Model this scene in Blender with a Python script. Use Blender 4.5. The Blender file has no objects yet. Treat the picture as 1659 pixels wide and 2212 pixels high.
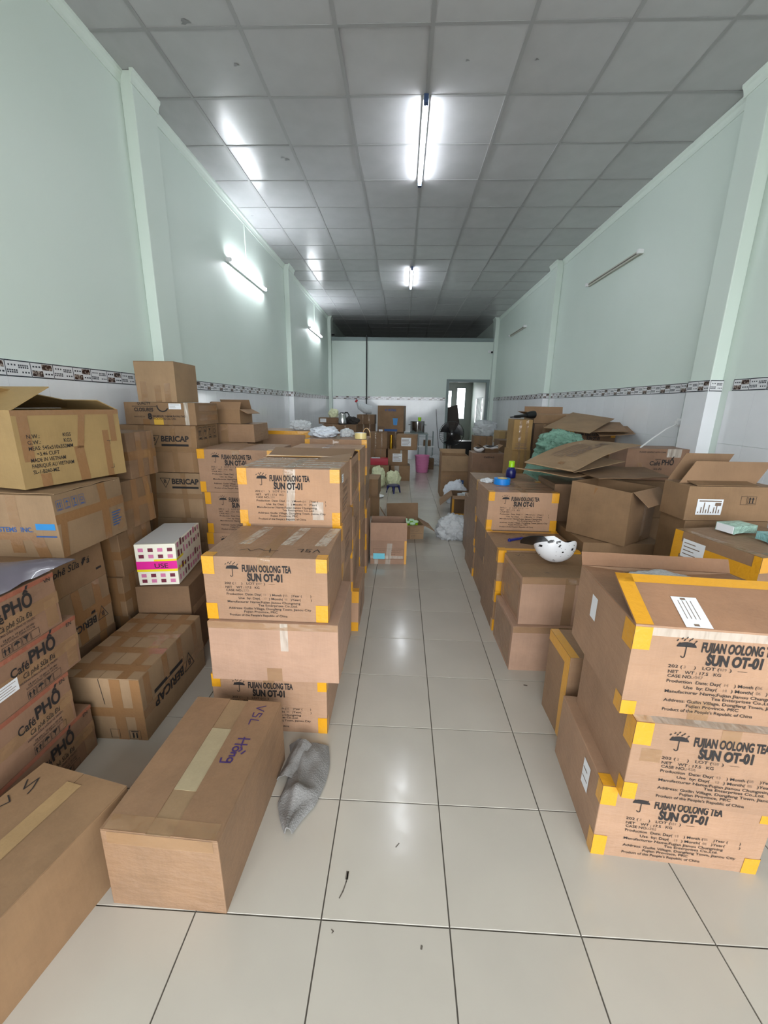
import bpy, bmesh, math, random
from mathutils import Vector, Matrix, noise

# ------------------------------------------------------------------ camera, world, light, exposure
SC = bpy.context.scene
COL = SC.collection
F_PX, PITCH, YAW, ROLL, CAM_H = 878.76, -.2591, -.0396, .0158, 1.561
cp, sp, cy, sy = math.cos(PITCH), math.sin(PITCH), math.cos(YAW), math.sin(YAW)
FW = Vector((sy*cp, cy*cp, sp)); RT0 = Vector((cy, -sy, 0)); UP0 = RT0.cross(FW)
RT = RT0*math.cos(ROLL) + UP0*math.sin(ROLL); UP = -RT0*math.sin(ROLL) + UP0*math.cos(ROLL)
CAM = Vector((0, 0, CAM_H))
cd = bpy.data.cameras.new('camera'); co = bpy.data.objects.new('camera', cd); COL.objects.link(co)
cd.sensor_fit = 'VERTICAL'; cd.sensor_height = 24; cd.lens = F_PX*24/2212; cd.clip_start = .02
co.matrix_world = Matrix(((RT.x, UP.x, -FW.x, 0), (RT.y, UP.y, -FW.y, 0), (RT.z, UP.z, -FW.z, CAM_H), (0, 0, 0, 1)))
SC.camera = co
def ray(x, y): return RT*((x-829.5)/F_PX) - UP*((y-1106)/F_PX) + FW
def pz(x, y, z): v = ray(x, y); return CAM + v*((z-CAM_H)/v.z)
def pY(x, y, Y): v = ray(x, y); return CAM + v*(Y/v.y)

W = bpy.data.worlds.new('overcast_sky'); SC.world = W; W.use_nodes = True
bg = W.node_tree.nodes['Background']; bg.inputs[0].default_value = (.93, .97, 1.0, 1); bg.inputs[1].default_value = 6.2
vs = SC.view_settings; vs.view_transform = 'Standard'; vs.look = 'None'; vs.gamma = 1; vs.use_curve_mapping = False; vs.exposure = 0.55
TUBE = 66.0
XL, XR, CE, YB, YF, YE = -2.10, 2.55, 3.852, 12.1, -2.6, 15.7
def portal(name, loc, rot, sx, sy_):
    l = bpy.data.lights.new(name, 'AREA'); l.shape = 'RECTANGLE'; l.size = sx; l.size_y = sy_; l.cycles.is_portal = True
    o = bpy.data.objects.new(name, l); COL.objects.link(o); o.location = loc; o.rotation_euler = rot
portal('shopfront_portal', ((XL+XR)/2, YF-.02, 1.65), (math.pi/2, 0, 0), 4.25, 3.3)

# ------------------------------------------------------------------ materials
def lin(c):
    return tuple(((v/255)/12.92 if v/255 <= .04045 else ((v/255+.055)/1.055)**2.4) for v in c) + (1,)
MATS = {}
class NT:
    def __init__(s, name):
        s.m = bpy.data.materials.new(name); s.m.use_nodes = True; s.t = s.m.node_tree
        s.b = s.t.nodes['Principled BSDF']; s.out = s.t.nodes['Material Output']
    def n(s, typ, **kw):
        n = s.t.nodes.new(typ)
        for k, v in kw.items():
            if k in n.inputs: n.inputs[k].default_value = v
            else: setattr(n, k, v)
        return n
    def l(s, a, b): s.t.links.new(a, b)
    def coords(s, scale=(1, 1, 1), kind='Object'):
        tc = s.n('ShaderNodeTexCoord'); mp = s.n('ShaderNodeMapping'); mp.inputs['Scale'].default_value = scale
        s.l(tc.outputs[kind], mp.inputs[0]); return mp.outputs[0]
    def noise(s, scale, detail=3, vec=None, rough=.5):
        n = s.n('ShaderNodeTexNoise'); n.inputs['Scale'].default_value = scale; n.inputs['Detail'].default_value = detail
        n.inputs['Roughness'].default_value = rough
        if vec is not None: s.l(vec, n.inputs['Vector'])
        return n.outputs[0]
    def ramp(s, fac, a, b, ca, cb):
        r = s.n('ShaderNodeValToRGB'); r.color_ramp.elements[0].position = a; r.color_ramp.elements[1].position = b
        r.color_ramp.elements[0].color = ca; r.color_ramp.elements[1].color = cb
        s.l(fac, r.inputs[0]); return r.outputs[0]
    def mix(s, fac, a, b, typ='MIX'):
        m = s.n('ShaderNodeMix'); m.data_type = 'RGBA'; m.blend_type = typ
        for v, i in ((fac, 0), (a, 6), (b, 7)):
            if hasattr(v, 'links') or hasattr(v, 'is_linked'): s.l(v, m.inputs[i])
            else: m.inputs[i].default_value = v
        return m.outputs[2]
    def bump(s, h, strength, dist=.01):
        b = s.n('ShaderNodeBump'); b.inputs['Strength'].default_value = strength; b.inputs['Distance'].default_value = dist
        s.l(h, b.inputs['Height']); return b.outputs[0]
def mat(name, c, rough=.5, metal=0, emis=0, ecol=None, alpha=1, trans=0, coat=0, spec=.5, bump=0, bscale=40):
    if name in MATS: return MATS[name]
    k = NT(name); b = k.b; b.inputs['Base Color'].default_value = lin(c); b.inputs['Roughness'].default_value = rough
    b.inputs['Metallic'].default_value = metal; b.inputs['Alpha'].default_value = alpha
    b.inputs['Transmission Weight'].default_value = trans; b.inputs['Coat Weight'].default_value = coat
    b.inputs['Specular IOR Level'].default_value = spec
    if emis: b.inputs['Emission Color'].default_value = ecol or lin(c); b.inputs['Emission Strength'].default_value = emis
    if bump: k.l(k.bump(k.noise(bscale, 4, k.coords()), bump), b.inputs['Normal'])
    MATS[name] = k.m; return k.m
def card(name, c, wrap=0.0, dirt=.35, var=.16):
    """corrugated cardboard; wrap > 0 adds the gloss and wrinkles of stretch film or clear tape"""
    if name in MATS: return MATS[name]
    k = NT(name); b = k.b
    v = k.coords(); c = tuple(x*.87 for x in c)
    base = lin(c); dk = lin(tuple(x*(1-dirt*.55) for x in c)); lt = lin(tuple(min(255, x*1.05) for x in c))
    col = k.ramp(k.noise(5, 5, v, .6), .30, .72, dk, lt)
    col = k.mix(.38, col, base)
    col = k.mix(.10, col, k.ramp(k.noise(1, 2, k.coords((140, 140, 9))), .3, .7, dk, lt))
    oi = k.n('ShaderNodeObjectInfo'); mr = k.n('ShaderNodeMapRange')
    mr.inputs[3].default_value = 1-var; mr.inputs[4].default_value = 1+var*.45
    k.l(oi.outputs['Random'], mr.inputs[0])
    hs = k.n('ShaderNodeHueSaturation'); k.l(col, hs.inputs['Color']); k.l(mr.outputs[0], hs.inputs['Value'])
    k.l(hs.outputs[0], b.inputs['Base Color'])
    b.inputs['Roughness'].default_value = .72; b.inputs['Specular IOR Level'].default_value = .3
    k.l(k.bump(k.noise(60, 4, v), .12, .004), b.inputs['Normal'])
    if wrap:
        b.inputs['Coat Weight'].default_value = wrap; b.inputs['Coat Roughness'].default_value = .13
        w1 = k.noise(9, 6, k.coords((1, 1, 3.2)), .62)
        k.l(k.bump(w1, .8, .05), b.inputs['Coat Normal'])
    MATS[name] = k.m; return k.m

TEA = card('tea_cardboard', (192, 151, 120), .45, .28)
TEAS = card('plain_pink_cardboard', (196, 156, 130), .45, .28)
BRN = card('brown_cardboard', (168, 132, 97), .18)
BRN2 = card('tan_cardboard', (180, 147, 112), .12)
BRND = card('dark_cardboard', (138, 106, 77), .2)
YEL = card('yellow_cardboard', (194, 160, 106), .12, .25)
WRP = card('wrapped_cardboard', (166, 129, 97), .45)
INS = card('inner_cardboard', (170, 134, 102), 0, .25)
CAFE = card('cafe_cardboard', (164, 126, 100), .3)
TAPEY = mat('yellow_tape', (212, 150, 32), .3, coat=.6, spec=.5, bump=.25, bscale=60)
TAPEB = mat('brown_tape', (140, 104, 70), .22, coat=.5, bump=.2, bscale=50)
def clear_mat(name, c, alpha, rough, strength, sc):
    k = NT(name); k.b.inputs['Base Color'].default_value = lin(c); k.b.inputs['Roughness'].default_value = rough
    k.b.inputs['Specular IOR Level'].default_value = .9; k.b.inputs['Alpha'].default_value = alpha
    k.l(k.bump(k.noise(1, 2.5, k.coords(sc), .5), strength, .05), k.b.inputs['Normal']); return k.m
TAPEC = clear_mat('clear_tape', (170, 134, 98), .50, .16, .35, (9, 9, 16))
FILM = clear_mat('stretch_film_sheen', (232, 226, 214), .42, .12, .8, (22, 9, 6))
INK = mat('black_ink', (34, 30, 30), .75)
INKG = mat('faded_ink', (120, 98, 82), .8)
INKB = mat('blue_ink', (46, 84, 140), .7)
SKY = mat('sky_blue_print', (44, 128, 190), .45)
PEN = mat('purple_marker', (58, 38, 96), .6)
PAP = mat('paper_label', (226, 228, 232), .5)
PRED = mat('red_print', (196, 60, 50), .5)
WHT = mat('white_plastic', (235, 236, 238), .35)
BLK = mat('black_plastic', (18, 18, 20), .35)
NAVY = mat('navy_plastic', (20, 26, 96), .3)
PINK = mat('pink_plastic', (224, 134, 182), .35)
LIME = mat('lime_plastic', (160, 214, 20), .35)
BLUE = mat('bright_blue_plastic', (24, 124, 208), .3)
STEEL = mat('brushed_steel', (190, 190, 190), .18, metal=1)
GREYM = mat('grey_frame_paint', (128, 142, 142), .5)
CABLE = mat('black_cable', (26, 26, 28), .5)
WCABLE = mat('white_cable', (225, 225, 225), .4)

def paint_mat():
    k = NT('mint_wall_paint'); v = k.coords()
    c = k.ramp(k.noise(.9, 3, v), .3, .7, lin((214, 227, 219)), lin((220, 232, 225)))
    k.l(c, k.b.inputs['Base Color']); k.b.inputs['Roughness'].default_value = .45
    k.l(k.bump(k.noise(30, 4, v), .06, .005), k.b.inputs['Normal']); return k.m
PAINT = paint_mat()
def tile_mat(name, c, rough, var=.05, dirt=0):
    k = NT(name); oi = k.n('ShaderNodeObjectInfo'); mr = k.n('ShaderNodeMapRange')
    mr.inputs[3].default_value = 1-var; mr.inputs[4].default_value = 1+var*.4; k.l(oi.outputs['Random'], mr.inputs[0])
    hs = k.n('ShaderNodeHueSaturation'); k.l(mr.outputs[0], hs.inputs['Value'])
    col = k.ramp(k.noise(3, 4, k.coords()), .3, .7, lin(tuple(x*.965 for x in c)), lin(c))
    k.l(col, hs.inputs['Color']); k.l(hs.outputs[0], k.b.inputs['Base Color'])
    k.b.inputs['Roughness'].default_value = rough
    if dirt: k.l(k.ramp(k.noise(14, 5, k.coords()), .35, .75, (rough,)*3+(1,), (rough+dirt,)*3+(1,)), k.b.inputs['Roughness'])
    return k.m
FLOORT = tile_mat('polished_beige_tile', (186, 179, 168), .13, .05, .12)
WALLT = tile_mat('white_glazed_tile', (234, 236, 240), .09, .03)
CEILT = tile_mat('vinyl_ceiling_panel', (196, 196, 199), .22, .05, .03)
GROUT = mat('dark_grout', (92, 86, 78), .9)
WGROUT = mat('white_grout', (190, 190, 190), .8)
TBAR = mat('ceiling_tee_bar', (164, 164, 166), .45)
COVE = mat('white_cornice_paint', (222, 234, 226), .5)
SCREED = mat('street_concrete', (150, 148, 142), .9)

# ------------------------------------------------------------------ mesh helpers
def mesh(name, vs_, fs, m=None, parent=None, smooth=False, sharp=None):
    me = bpy.data.meshes.new(name); me.from_pydata([tuple(v) for v in vs_], [], fs); me.validate(); me.update()
    if m is not None:
        for mm in (m if isinstance(m, (list, tuple)) else [m]): me.materials.append(mm)
    o = bpy.data.objects.new(name, me); COL.objects.link(o)
    if smooth:
        me.polygons.foreach_set('use_smooth', [True]*len(me.polygons))
        if sharp: me.set_sharp_from_angle(angle=math.radians(sharp))
    if parent is not None: o.parent = parent
    return o
class MB:
    def __init__(s): s.v = []; s.f = []; s.mi = []
    def add(s, vs_, fs, mi=0):
        n = len(s.v); s.v += [Vector(v) for v in vs_]; s.f += [tuple(i+n for i in f) for f in fs]; s.mi += [mi]*len(fs); return s
    def box(s, x0, x1, y0, y1, z0, z1, mi=0):
        return s.add([(x0, y0, z0), (x1, y0, z0), (x1, y1, z0), (x0, y1, z0), (x0, y0, z1), (x1, y0, z1), (x1, y1, z1), (x0, y1, z1)],
                     [(0, 3, 2, 1), (4, 5, 6, 7), (0, 1, 5, 4), (1, 2, 6, 5), (2, 3, 7, 6), (3, 0, 4, 7)], mi)
    def lathe(s, prof, n=24, c=(0, 0, 0), mi=0, cap=True):
        c = Vector(c); vs_ = []; fs = []
        for r, z in prof:
            for i in range(n):
                a = 2*math.pi*i/n; vs_.append(c+Vector((r*math.cos(a), r*math.sin(a), z)))
        for j in range(len(prof)-1):
            for i in range(n):
                fs.append((j*n+i, j*n+(i+1) % n, (j+1)*n+(i+1) % n, (j+1)*n+i))
        if cap:
            if prof[0][0] > 1e-4: fs.append(tuple(range(n-1, -1, -1)))
            if prof[-1][0] > 1e-4: fs.append(tuple(range((len(prof)-1)*n, len(prof)*n)))
        return s.add(vs_, fs, mi)
    def tube(s, pts, r, n=8, mi=0, closed=False):
        pts = [Vector(p) for p in pts]; vs_ = []; fs = []; N = len(pts)
        for i, p in enumerate(pts):
            t = (pts[(i+1) % N]-pts[i-1]) if closed else (pts[min(i+1, N-1)]-pts[max(i-1, 0)])
            t.normalize(); a = t.orthogonal() if abs(t.z) > .95 else t.cross(Vector((0, 0, 1)))
            a.normalize(); b = t.cross(a)
            rr = r[i] if isinstance(r, (list, tuple)) else r
            for k in range(n):
                q = 2*math.pi*k/n; vs_.append(p+a*(rr*math.cos(q))+b*(rr*math.sin(q)))
        for i in range(N if closed else N-1):
            for k in range(n):
                j = (i+1) % N; fs.append((i*n+k, i*n+(k+1) % n, j*n+(k+1) % n, j*n+k))
        if not closed: fs += [tuple(range(n-1, -1, -1)), tuple(range((N-1)*n, N*n))]
        return s.add(vs_, fs, mi)
    def grid(s, fn, nu, nv, mi=0):
        vs_ = [fn(i/nu, j/nv) for j in range(nv+1) for i in range(nu+1)]
        fs = [(j*(nu+1)+i, j*(nu+1)+i+1, (j+1)*(nu+1)+i+1, (j+1)*(nu+1)+i) for j in range(nv) for i in range(nu)]
        return s.add(vs_, fs, mi)
    def sheet(s, fn, nu, nv, t, mi=0):
        """closed thin sheet: fn(a,b) gives the top surface; thickness t goes down the local normal"""
        top = [[Vector(fn(i/nu, j/nv)) for i in range(nu+1)] for j in range(nv+1)]
        bot = []
        for j in range(nv+1):
            row = []
            for i in range(nu+1):
                du = top[j][min(i+1, nu)]-top[j][max(i-1, 0)]; dv = top[min(j+1, nv)][i]-top[max(j-1, 0)][i]
                nn = du.cross(dv); nn.normalize(); row.append(top[j][i]-nn*t)
            bot.append(row)
        vs_ = [p for r in top for p in r]+[p for r in bot for p in r]; K = (nu+1)*(nv+1); W_ = nu+1; fs = []
        for j in range(nv):
            for i in range(nu):
                a, b, c, d = j*W_+i, j*W_+i+1, (j+1)*W_+i+1, (j+1)*W_+i
                fs += [(a, b, c, d), (a+K, d+K, c+K, b+K)]
        for i in range(nu):
            fs += [(i, i+K, i+1+K, i+1), (nv*W_+i, nv*W_+i+1, nv*W_+i+1+K, nv*W_+i+K)]
        for j in range(nv):
            fs += [(j*W_, (j+1)*W_, (j+1)*W_+K, j*W_+K), (j*W_+nu, j*W_+nu+K, (j+1)*W_+nu+K, (j+1)*W_+nu)]
        return s.add(vs_, fs, mi)
    def build(s, name, m, parent=None, smooth=False, sharp=35):
        o = mesh(name, s.v, s.f, m, parent, smooth, sharp)
        if isinstance(m, (list, tuple)): o.data.polygons.foreach_set('material_index', s.mi)
        return o
def tag(o, label, cat, group=None):
    o['label'] = label; o['category'] = cat
    if group: o['group'] = group
    return o
def struct(o): o['kind'] = 'structure'; return o
def empty(name, loc=(0, 0, 0), rz=0):
    o = bpy.data.objects.new(name, None); COL.objects.link(o); o.location = loc; o.rotation_euler = (0, 0, rz)
    o.empty_display_size = .1; return o
def share(src, name, loc, parent, scale=None, rz=None):
    c = src.copy(); c.name = name; COL.objects.link(c); c.parent = parent; c.location = loc
    if scale: c.scale = scale
    if rz is not None: c.rotation_euler = (0, 0, rz)
    return c
def bevel(o, w, seg=2):
    md = o.modifiers.new('bevel', 'BEVEL'); md.width = w; md.segments = seg; md.limit_method = 'ANGLE'; md.angle_limit = math.radians(35); return o

# ------------------------------------------------------------------ the room
TS = .4                                                      # floor tile
fl0x, fl0y = -.212, .895
flo = struct(MB().box(XL-.2, XR+.2, YF-.1, YE+.2, -.15, -.004).build('floor', GROUT))
tproto = None
def floor_tile():
    g = .0022; h = TS/2-g; b = .0007
    return MB().add([(-h, -h, -.01), (h, -h, -.01), (h, h, -.01), (-h, h, -.01), (-h, -h, -b), (h, -h, -b), (h, h, -b), (-h, h, -b),
                     (-h+b, -h+b, 0), (h-b, -h+b, 0), (h-b, h-b, 0), (-h+b, h-b, 0)],
                    [(8, 9, 10, 11), (0, 1, 5, 4), (1, 2, 6, 5), (2, 3, 7, 6), (3, 0, 4, 7), (4, 5, 9, 8), (5, 6, 10, 9), (6, 7, 11, 10), (7, 4, 8, 11)])
rest = MB()
tile_src = floor_tile().build('floor_tile', FLOORT, flo); first = True
for j in range(-9, 38):
    for i in range(-5, 8):
        cx, cy_ = fl0x+TS*(i+.5), fl0y+TS*(j+.5)
        x0, x1 = max(cx-TS/2, XL), min(cx+TS/2, XR)
        if x1-x0 < .02: continue
        if -1 <= j <= 19:
            sx = (x1-x0)/TS
            if first: tile_src.location = ((x0+x1)/2, cy_, 0); tile_src.scale = (sx, 1, 1); first = False
            else: share(tile_src, 'floor_tile', ((x0+x1)/2, cy_, 0), flo, (sx, 1, 1))
        elif cy_ < YE and cy_ > YF: rest.box(x0+.002, x1-.002, cy_-TS/2+.002, cy_+TS/2-.002, -.01, 0)
rt = rest.build('floor_tile_field', FLOORT, flo); rt['kind'] = 'stuff'
st = struct(MB().box(-30, 30, -40, YF-.1, -.2, -.03).build('trim_street', SCREED))

# side walls: paint above, glazed tile and a patterned border below
BZ = {-1: (1.675, 1.760), 1: (1.700, 1.787)}
def wall_side(sgn, name):
    X = XL if sgn < 0 else XR
    b = MB()
    lo, hi = (X-.2, X) if sgn < 0 else (X, X+.2)
    if sgn > 0:
        b.box(lo, hi, YF, 13.5, 0, CE+.3); b.box(lo, hi, 14.8, YE+.2, 0, CE+.3); b.box(lo, hi, 13.5, 14.8, 0, .95); b.box(lo, hi, 13.5, 14.8, 1.82, CE+.3)
    else: b.box(lo, hi, YF, YE+.2, 0, CE+.3)
    return struct(b.build(name, PAINT))
wl, wr = wall_side(-1, 'wall_left'), wall_side(1, 'wall_right')
BROWNP = None
def border_mats():
    global BROWNP
    k = NT('brown_marble_print'); v = k.coords((1, 1, 1))
    c = k.ramp(k.noise(70, 3, v), .47, .70, lin((56, 34, 30)), lin((196, 178, 168))); k.l(c, k.b.inputs['Base Color']); k.b.inputs['Roughness'].default_value = .12
    BROWNP = k.m
border_mats()
BW = mat('border_white_glaze', (222, 222, 226), .1); BK = mat('border_dark_glaze', (52, 54, 64), .12)
BL = .153
def border_tile(kind, h):
    """one border tile lying in the XZ plane facing -Y; pattern pieces stand a hair proud as printed enamel"""
    b = MB(); L = BL-.001
    b.box(-L/2, L/2, -.007, 0, 0, h, 0)
    def q(u0, u1, v0, v1, mi): b.add([(-L/2+u0*L, -.0074, v0*h), (-L/2+u1*L, -.0074, v0*h), (-L/2+u1*L, -.0074, v1*h), (-L/2+u0*L, -.0074, v1*h)], [(0, 1, 2, 3)], mi)
    q(0, 1, 0, .07, 1); q(0, 1, .93, 1, 1); q(0, .03, .055, .945, 1)
    if kind == 0:
        q(.06, .53, .10, .47, 2); q(.50, .97, .53, .90, 2)
        for k in range(3):
            q(.62+.13*k, .70+.13*k, .24, .34, 1); q(.10+.13*k, .18+.13*k, .66, .76, 1)
    else:
        for (u, v) in ((.06, .10), (.52, .53)):
            for a in range(5):
                for c in range(3):
                    if (a*3+c*2+int(u*10)) % 3: q(u+.085*a, u+.085*a+.06, v+.125*c, v+.125*c+.095, 1)
        for k in range(3):
            q(.64+.12*k, .70+.12*k, .24, .34, 1); q(.12+.12*k, .18+.12*k, .66, .76, 1)
    return b
def make_border(h): return [border_tile(k, h).build('border_tile', [BW, BK, BROWNP]) for k in (0, 1)]
bsrc = make_border(.086); bused = [False, False]
def put_border(k, loc, rz, parent, sx=1):
    o = bsrc[k]
    if not bused[k]: bused[k] = True; o.parent = parent; o.location = loc; o.rotation_euler = (0, 0, rz); o.scale = (sx, 1, 1); return
    share(o, 'border_tile', loc, parent, (sx, 1, 1), rz)
TW, TH = .25, .40
wt_src = MB().box(-TW/2+.0008, TW/2-.0008, -.006, 0, .0008, TH-.0008).build('wall_tile', WALLT); wt_used = False
def put_tile(loc, rz, parent, sx=1, sz=1):
    global wt_used
    if not wt_used: wt_used = True; wt_src.parent = parent; wt_src.location = loc; wt_src.rotation_euler = (0, 0, rz); wt_src.scale = (sx, 1, sz); return
    share(wt_src, 'wall_tile', loc, parent, (sx, 1, sz), rz)
COLS = {-1: [(3.545, 3.85), (7.72, 8.04), (11.95, 12.25)], 1: [(3.516, 3.758), (7.50, 7.80), (11.95, 12.25)]}
PRO = {-1: .09, 1: .10}
far_t = {-1: MB(), 1: MB()}
for sgn, wobj in ((-1, wl), (1, wr)):
    X = XL if sgn < 0 else XR; z0, z1 = BZ[sgn]; rz = math.pi/2 if sgn < 0 else -math.pi/2
    y = YF+.03
    k = 0
    cols = COLS[sgn]
    while y < 11.95:
        yc = y+BL/2
        if not any(a-BL*.4 < yc < b+BL*.4 for a, b in cols) and yc > 1.5: put_border(k % 2, (X, yc, z0), rz, wobj)
        y += BL; k += 1
    y = YF+.03
    while y < 11.95:
        yc = y+TW/2
        if not any(a-TW*.45 < yc < b+TW*.45 for a, b in cols):
            for r in range(5):
                zb = z0-TH*(r+1)
                if zb < -TH+.01: continue
                hh = TH if zb > 0 else TH+zb
                zb = max(zb, 0)
                if yc > 1.2 and r < 3: put_tile((X, yc, zb), rz, wobj, 1, hh/TH)
                else: far_t[sgn].box(X-(.006 if sgn > 0 else 0), X+(.006 if sgn < 0 else 0), y+.001, y+TW-.001, zb+.001, zb+hh-.001)
        y += TW
    ft = far_t[sgn].build('wall_tile_field', WALLT, wobj); ft['kind'] = 'stuff'
    p = PRO[sgn]
    for ci, (a, b) in enumerate(cols):
        xi = X-sgn*p
        cb = MB().box(min(X, xi), max(X, xi), a, b, 0, CE).build('column', PAINT, wobj); bevel(cb, .006)
        if ci < 2:
            m = MB(); e = .006
            m.box(min(X, xi-sgn*e), max(X, xi-sgn*e), a-e, b+e, 0, z0-.001)
            m.build('column_tile_cladding', WALLT, cb)
            zz = z0
            n = max(1, round((b-a)/BL)); s_ = (b-a+.012)/(n*BL)
            for q in range(n): put_border(q % 2, (xi, a-.006+(q+.5)*s_*BL, zz), rz, cb, s_)
            put_border((ci+1) % 2, ((X+xi)/2, a, zz), 0, cb, p/BL)
    # cornice under the ceiling, following the columns
    b = MB(); prev = YF
    def cov(x_in, ya, yb):
        pr = [(0, .085), (.012, .085), (.016, .06), (.03, .035), (.05, .02), (.055, 0), (0, 0)]
        vs_ = []; n_ = len(pr)
        for yy in (ya, yb):
            for d_, h_ in pr: vs_.append((x_in-sgn*d_*.55, yy, CE-h_))
        b.add(vs_, [(i, (i+1) % n_, n_+(i+1) % n_, n_+i) for i in range(n_)]+[tuple(range(n_-1, -1, -1)), tuple(range(n_, 2*n_))])
    for (a, c) in cols:
        cov(X, prev, a); cov(X-sgn*p, a-.02, c+.02); prev = c
    cov(X, prev, YE)
    struct(b.build('trim_1' if sgn < 0 else 'trim_2', COVE))

# ceiling: suspended panels in a tee grid
CG, c0x, c0y = .61, .1287, 3.2316
cei = struct(MB().box(XL-.2, XR+.2, YF, YE+.2, CE+.25, CE+.3).build('ceiling', mat('slab_concrete', (120, 118, 115), .9)))
xs = [XL]+[c0x+CG*i for i in range(-3, 4)]+[XR]
rows = range(-9, 20)
csrc = MB().box(-.5, .5, -.5, .5, 0, .012).build('ceiling_panel', CEILT, cei); cfirst = True
random.seed(5)
for j in rows:
    ya, yb = c0y+CG*j, c0y+CG*(j+1)
    for i in range(len(xs)-1):
        xa, xb = xs[i], xs[i+1]
        loc = Vector(((xa+xb)/2, (ya+yb)/2, CE+random.uniform(0, .002))); sc = (xb-xa-.006, yb-ya-.006, 1)
        o = csrc if cfirst else share(csrc, 'ceiling_panel', loc, cei, sc)
        if cfirst: o.location = loc; o.scale = sc; cfirst = False
        if j == 0 and i == 3: o.rotation_euler = (math.radians(-1.6), 0, 0); o.location.z += .008
bars = MB()
for x in xs[1:-1]: bars.box(x-.013, x+.013, YF, YE, CE-.003, CE)
for j in list(rows)+[rows[-1]+1]:
    y = c0y+CG*j; bars.box(XL, XR, y-.012, y+.012, CE-.0025, CE)
bars.build('tee_bar_grid', TBAR, cei)

# back partition with the door opening, grey beam on top
DX0, DX1, DZ = 1.30, 2.36, 2.20
wb = MB(); wb.box(XL, DX0, YB, YB+.12, 0, 3.25); wb.box(DX1, XR, YB, YB+.12, 0, 3.25); wb.box(DX0, DX1, YB, YB+.12, DZ, 3.25)
wbo = struct(wb.build('wall_back', PAINT))
MB().box(XL, XR, YB-.02, YB+.14, 3.25, 3.345).build('beam_cap', GREYM, wbo)
x = XL+.1; k = 0
while x < XR-.02:
    xc = x+BL/2
    if not (DX0-.13 < xc < DX1+.13): put_border(k % 2, (xc, YB, 1.685), 0, wbo)
    x += BL; k += 1
x = XL+.1
while x < XR-.05:
    xc = x+TW/2
    if not (DX0-.10 < xc < DX1+.16):
        for r in range(5):
            zb = 1.685-TH*(r+1)
            if zb <= -TH+.02: continue
            hh = TH if zb > 0 else TH+zb
            put_tile((xc, YB, max(zb, 0)), 0, wbo, 1, hh/TH)
    x += TW
dr = MB()
for (a, b_, c, d) in ((DX0-.07, DX0+.005, 0, DZ+.07), (DX1-.005, DX1+.07, 0, DZ+.07), (DX0+.005, DX1-.005, DZ-.005, DZ+.07)): dr.box(a, b_, YB-.02, YB+.14, c, d)
dro = struct(dr.build('door_1', GREYM)); bevel(dro, .006)
wbe = MB(); wins = [(1.66, 1.83, 1.35, 2.1), (1.98, 2.33, 1.05, 2.2)]
ycut = sorted({XL, XR}|{w[0] for w in wins}|{w[1] for w in wins})
for a, b_ in zip(ycut[:-1], ycut[1:]):
    w = [w for w in wins if w[0] <= a+1e-6 and w[1] >= b_-1e-6]
    if w: wbe.box(a, b_, YE, YE+.15, 0, w[0][2]); wbe.box(a, b_, YE, YE+.15, w[0][3], CE+.2)
    else: wbe.box(a, b_, YE, YE+.15, 0, CE+.2)
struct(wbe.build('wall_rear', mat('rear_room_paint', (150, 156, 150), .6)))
for n_, (a, b_, c, d) in enumerate(wins):
    g = MB(); g.box(a, a+.03, YE-.01, YE+.05, c, d); g.box(b_-.03, b_, YE-.01, YE+.05, c, d); g.box(a, b_, YE-.01, YE+.05, c, c+.03); g.box(a, b_, YE-.01, YE+.05, d-.03, d)
    wo = struct(g.build('window_%d' % (n_+1), GREYM))
g = MB()
for z in (.95, 1.79): g.box(XR, XR+.05, 13.5, 14.8, z, z+.03)
wo = struct(g.build('window_3', GREYM))
for i in range(9): MB().box(XR+.01, XR+.03, 13.55+.14*i, 13.57+.14*i, .98, 1.79).build('window_bar', BLK, wo)
struct(MB().box(XL, XR, YB+.12, YE, 2.45, 2.6).build('trim_light_blocker', mat('light_blocker_grey', (140, 138, 132), .9)))  # added slab, keeps rear window light out of the void above the partition
# open shopfront behind the camera
wf = MB(); wf.box(XL-.2, XL+.15, YF-.12, YF, 0, CE+.3); wf.box(XR-.15, XR+.2, YF-.12, YF, 0, CE+.3); wf.box(XL+.15, XR-.15, YF-.12, YF, 3.3, CE+.3)
struct(wf.build('wall_front', PAINT))

# ------------------------------------------------------------------ lettering (flat print) and cartons
TXT = {}
def text2d(s, bold=0.0, shear=0.0, res=3):
    key = (s, bold, shear)
    if key in TXT: return TXT[key]
    cu = bpy.data.curves.new('t', 'FONT'); cu.body = s; cu.size = 1; cu.resolution_u = res; cu.offset = bold; cu.shear = shear
    o = bpy.data.objects.new('t', cu); COL.objects.link(o)
    me = bpy.data.meshes.new_from_object(o.evaluated_get(bpy.context.evaluated_depsgraph_get()))
    vs_ = [(v.co.x, v.co.y) for v in me.vertices]; fs = [tuple(p.vertices) for p in me.polygons]
    bpy.data.objects.remove(o); bpy.data.curves.remove(cu); bpy.data.meshes.remove(me)
    if not vs_: vs_, fs = [(0, 0), (1, 0), (0, 1)], [(0, 1, 2)]
    x0 = min(v[0] for v in vs_); x1 = max(v[0] for v in vs_)
    TXT[key] = ([(v[0]-x0, v[1]) for v in vs_], fs, x1-x0); return TXT[key]
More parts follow.
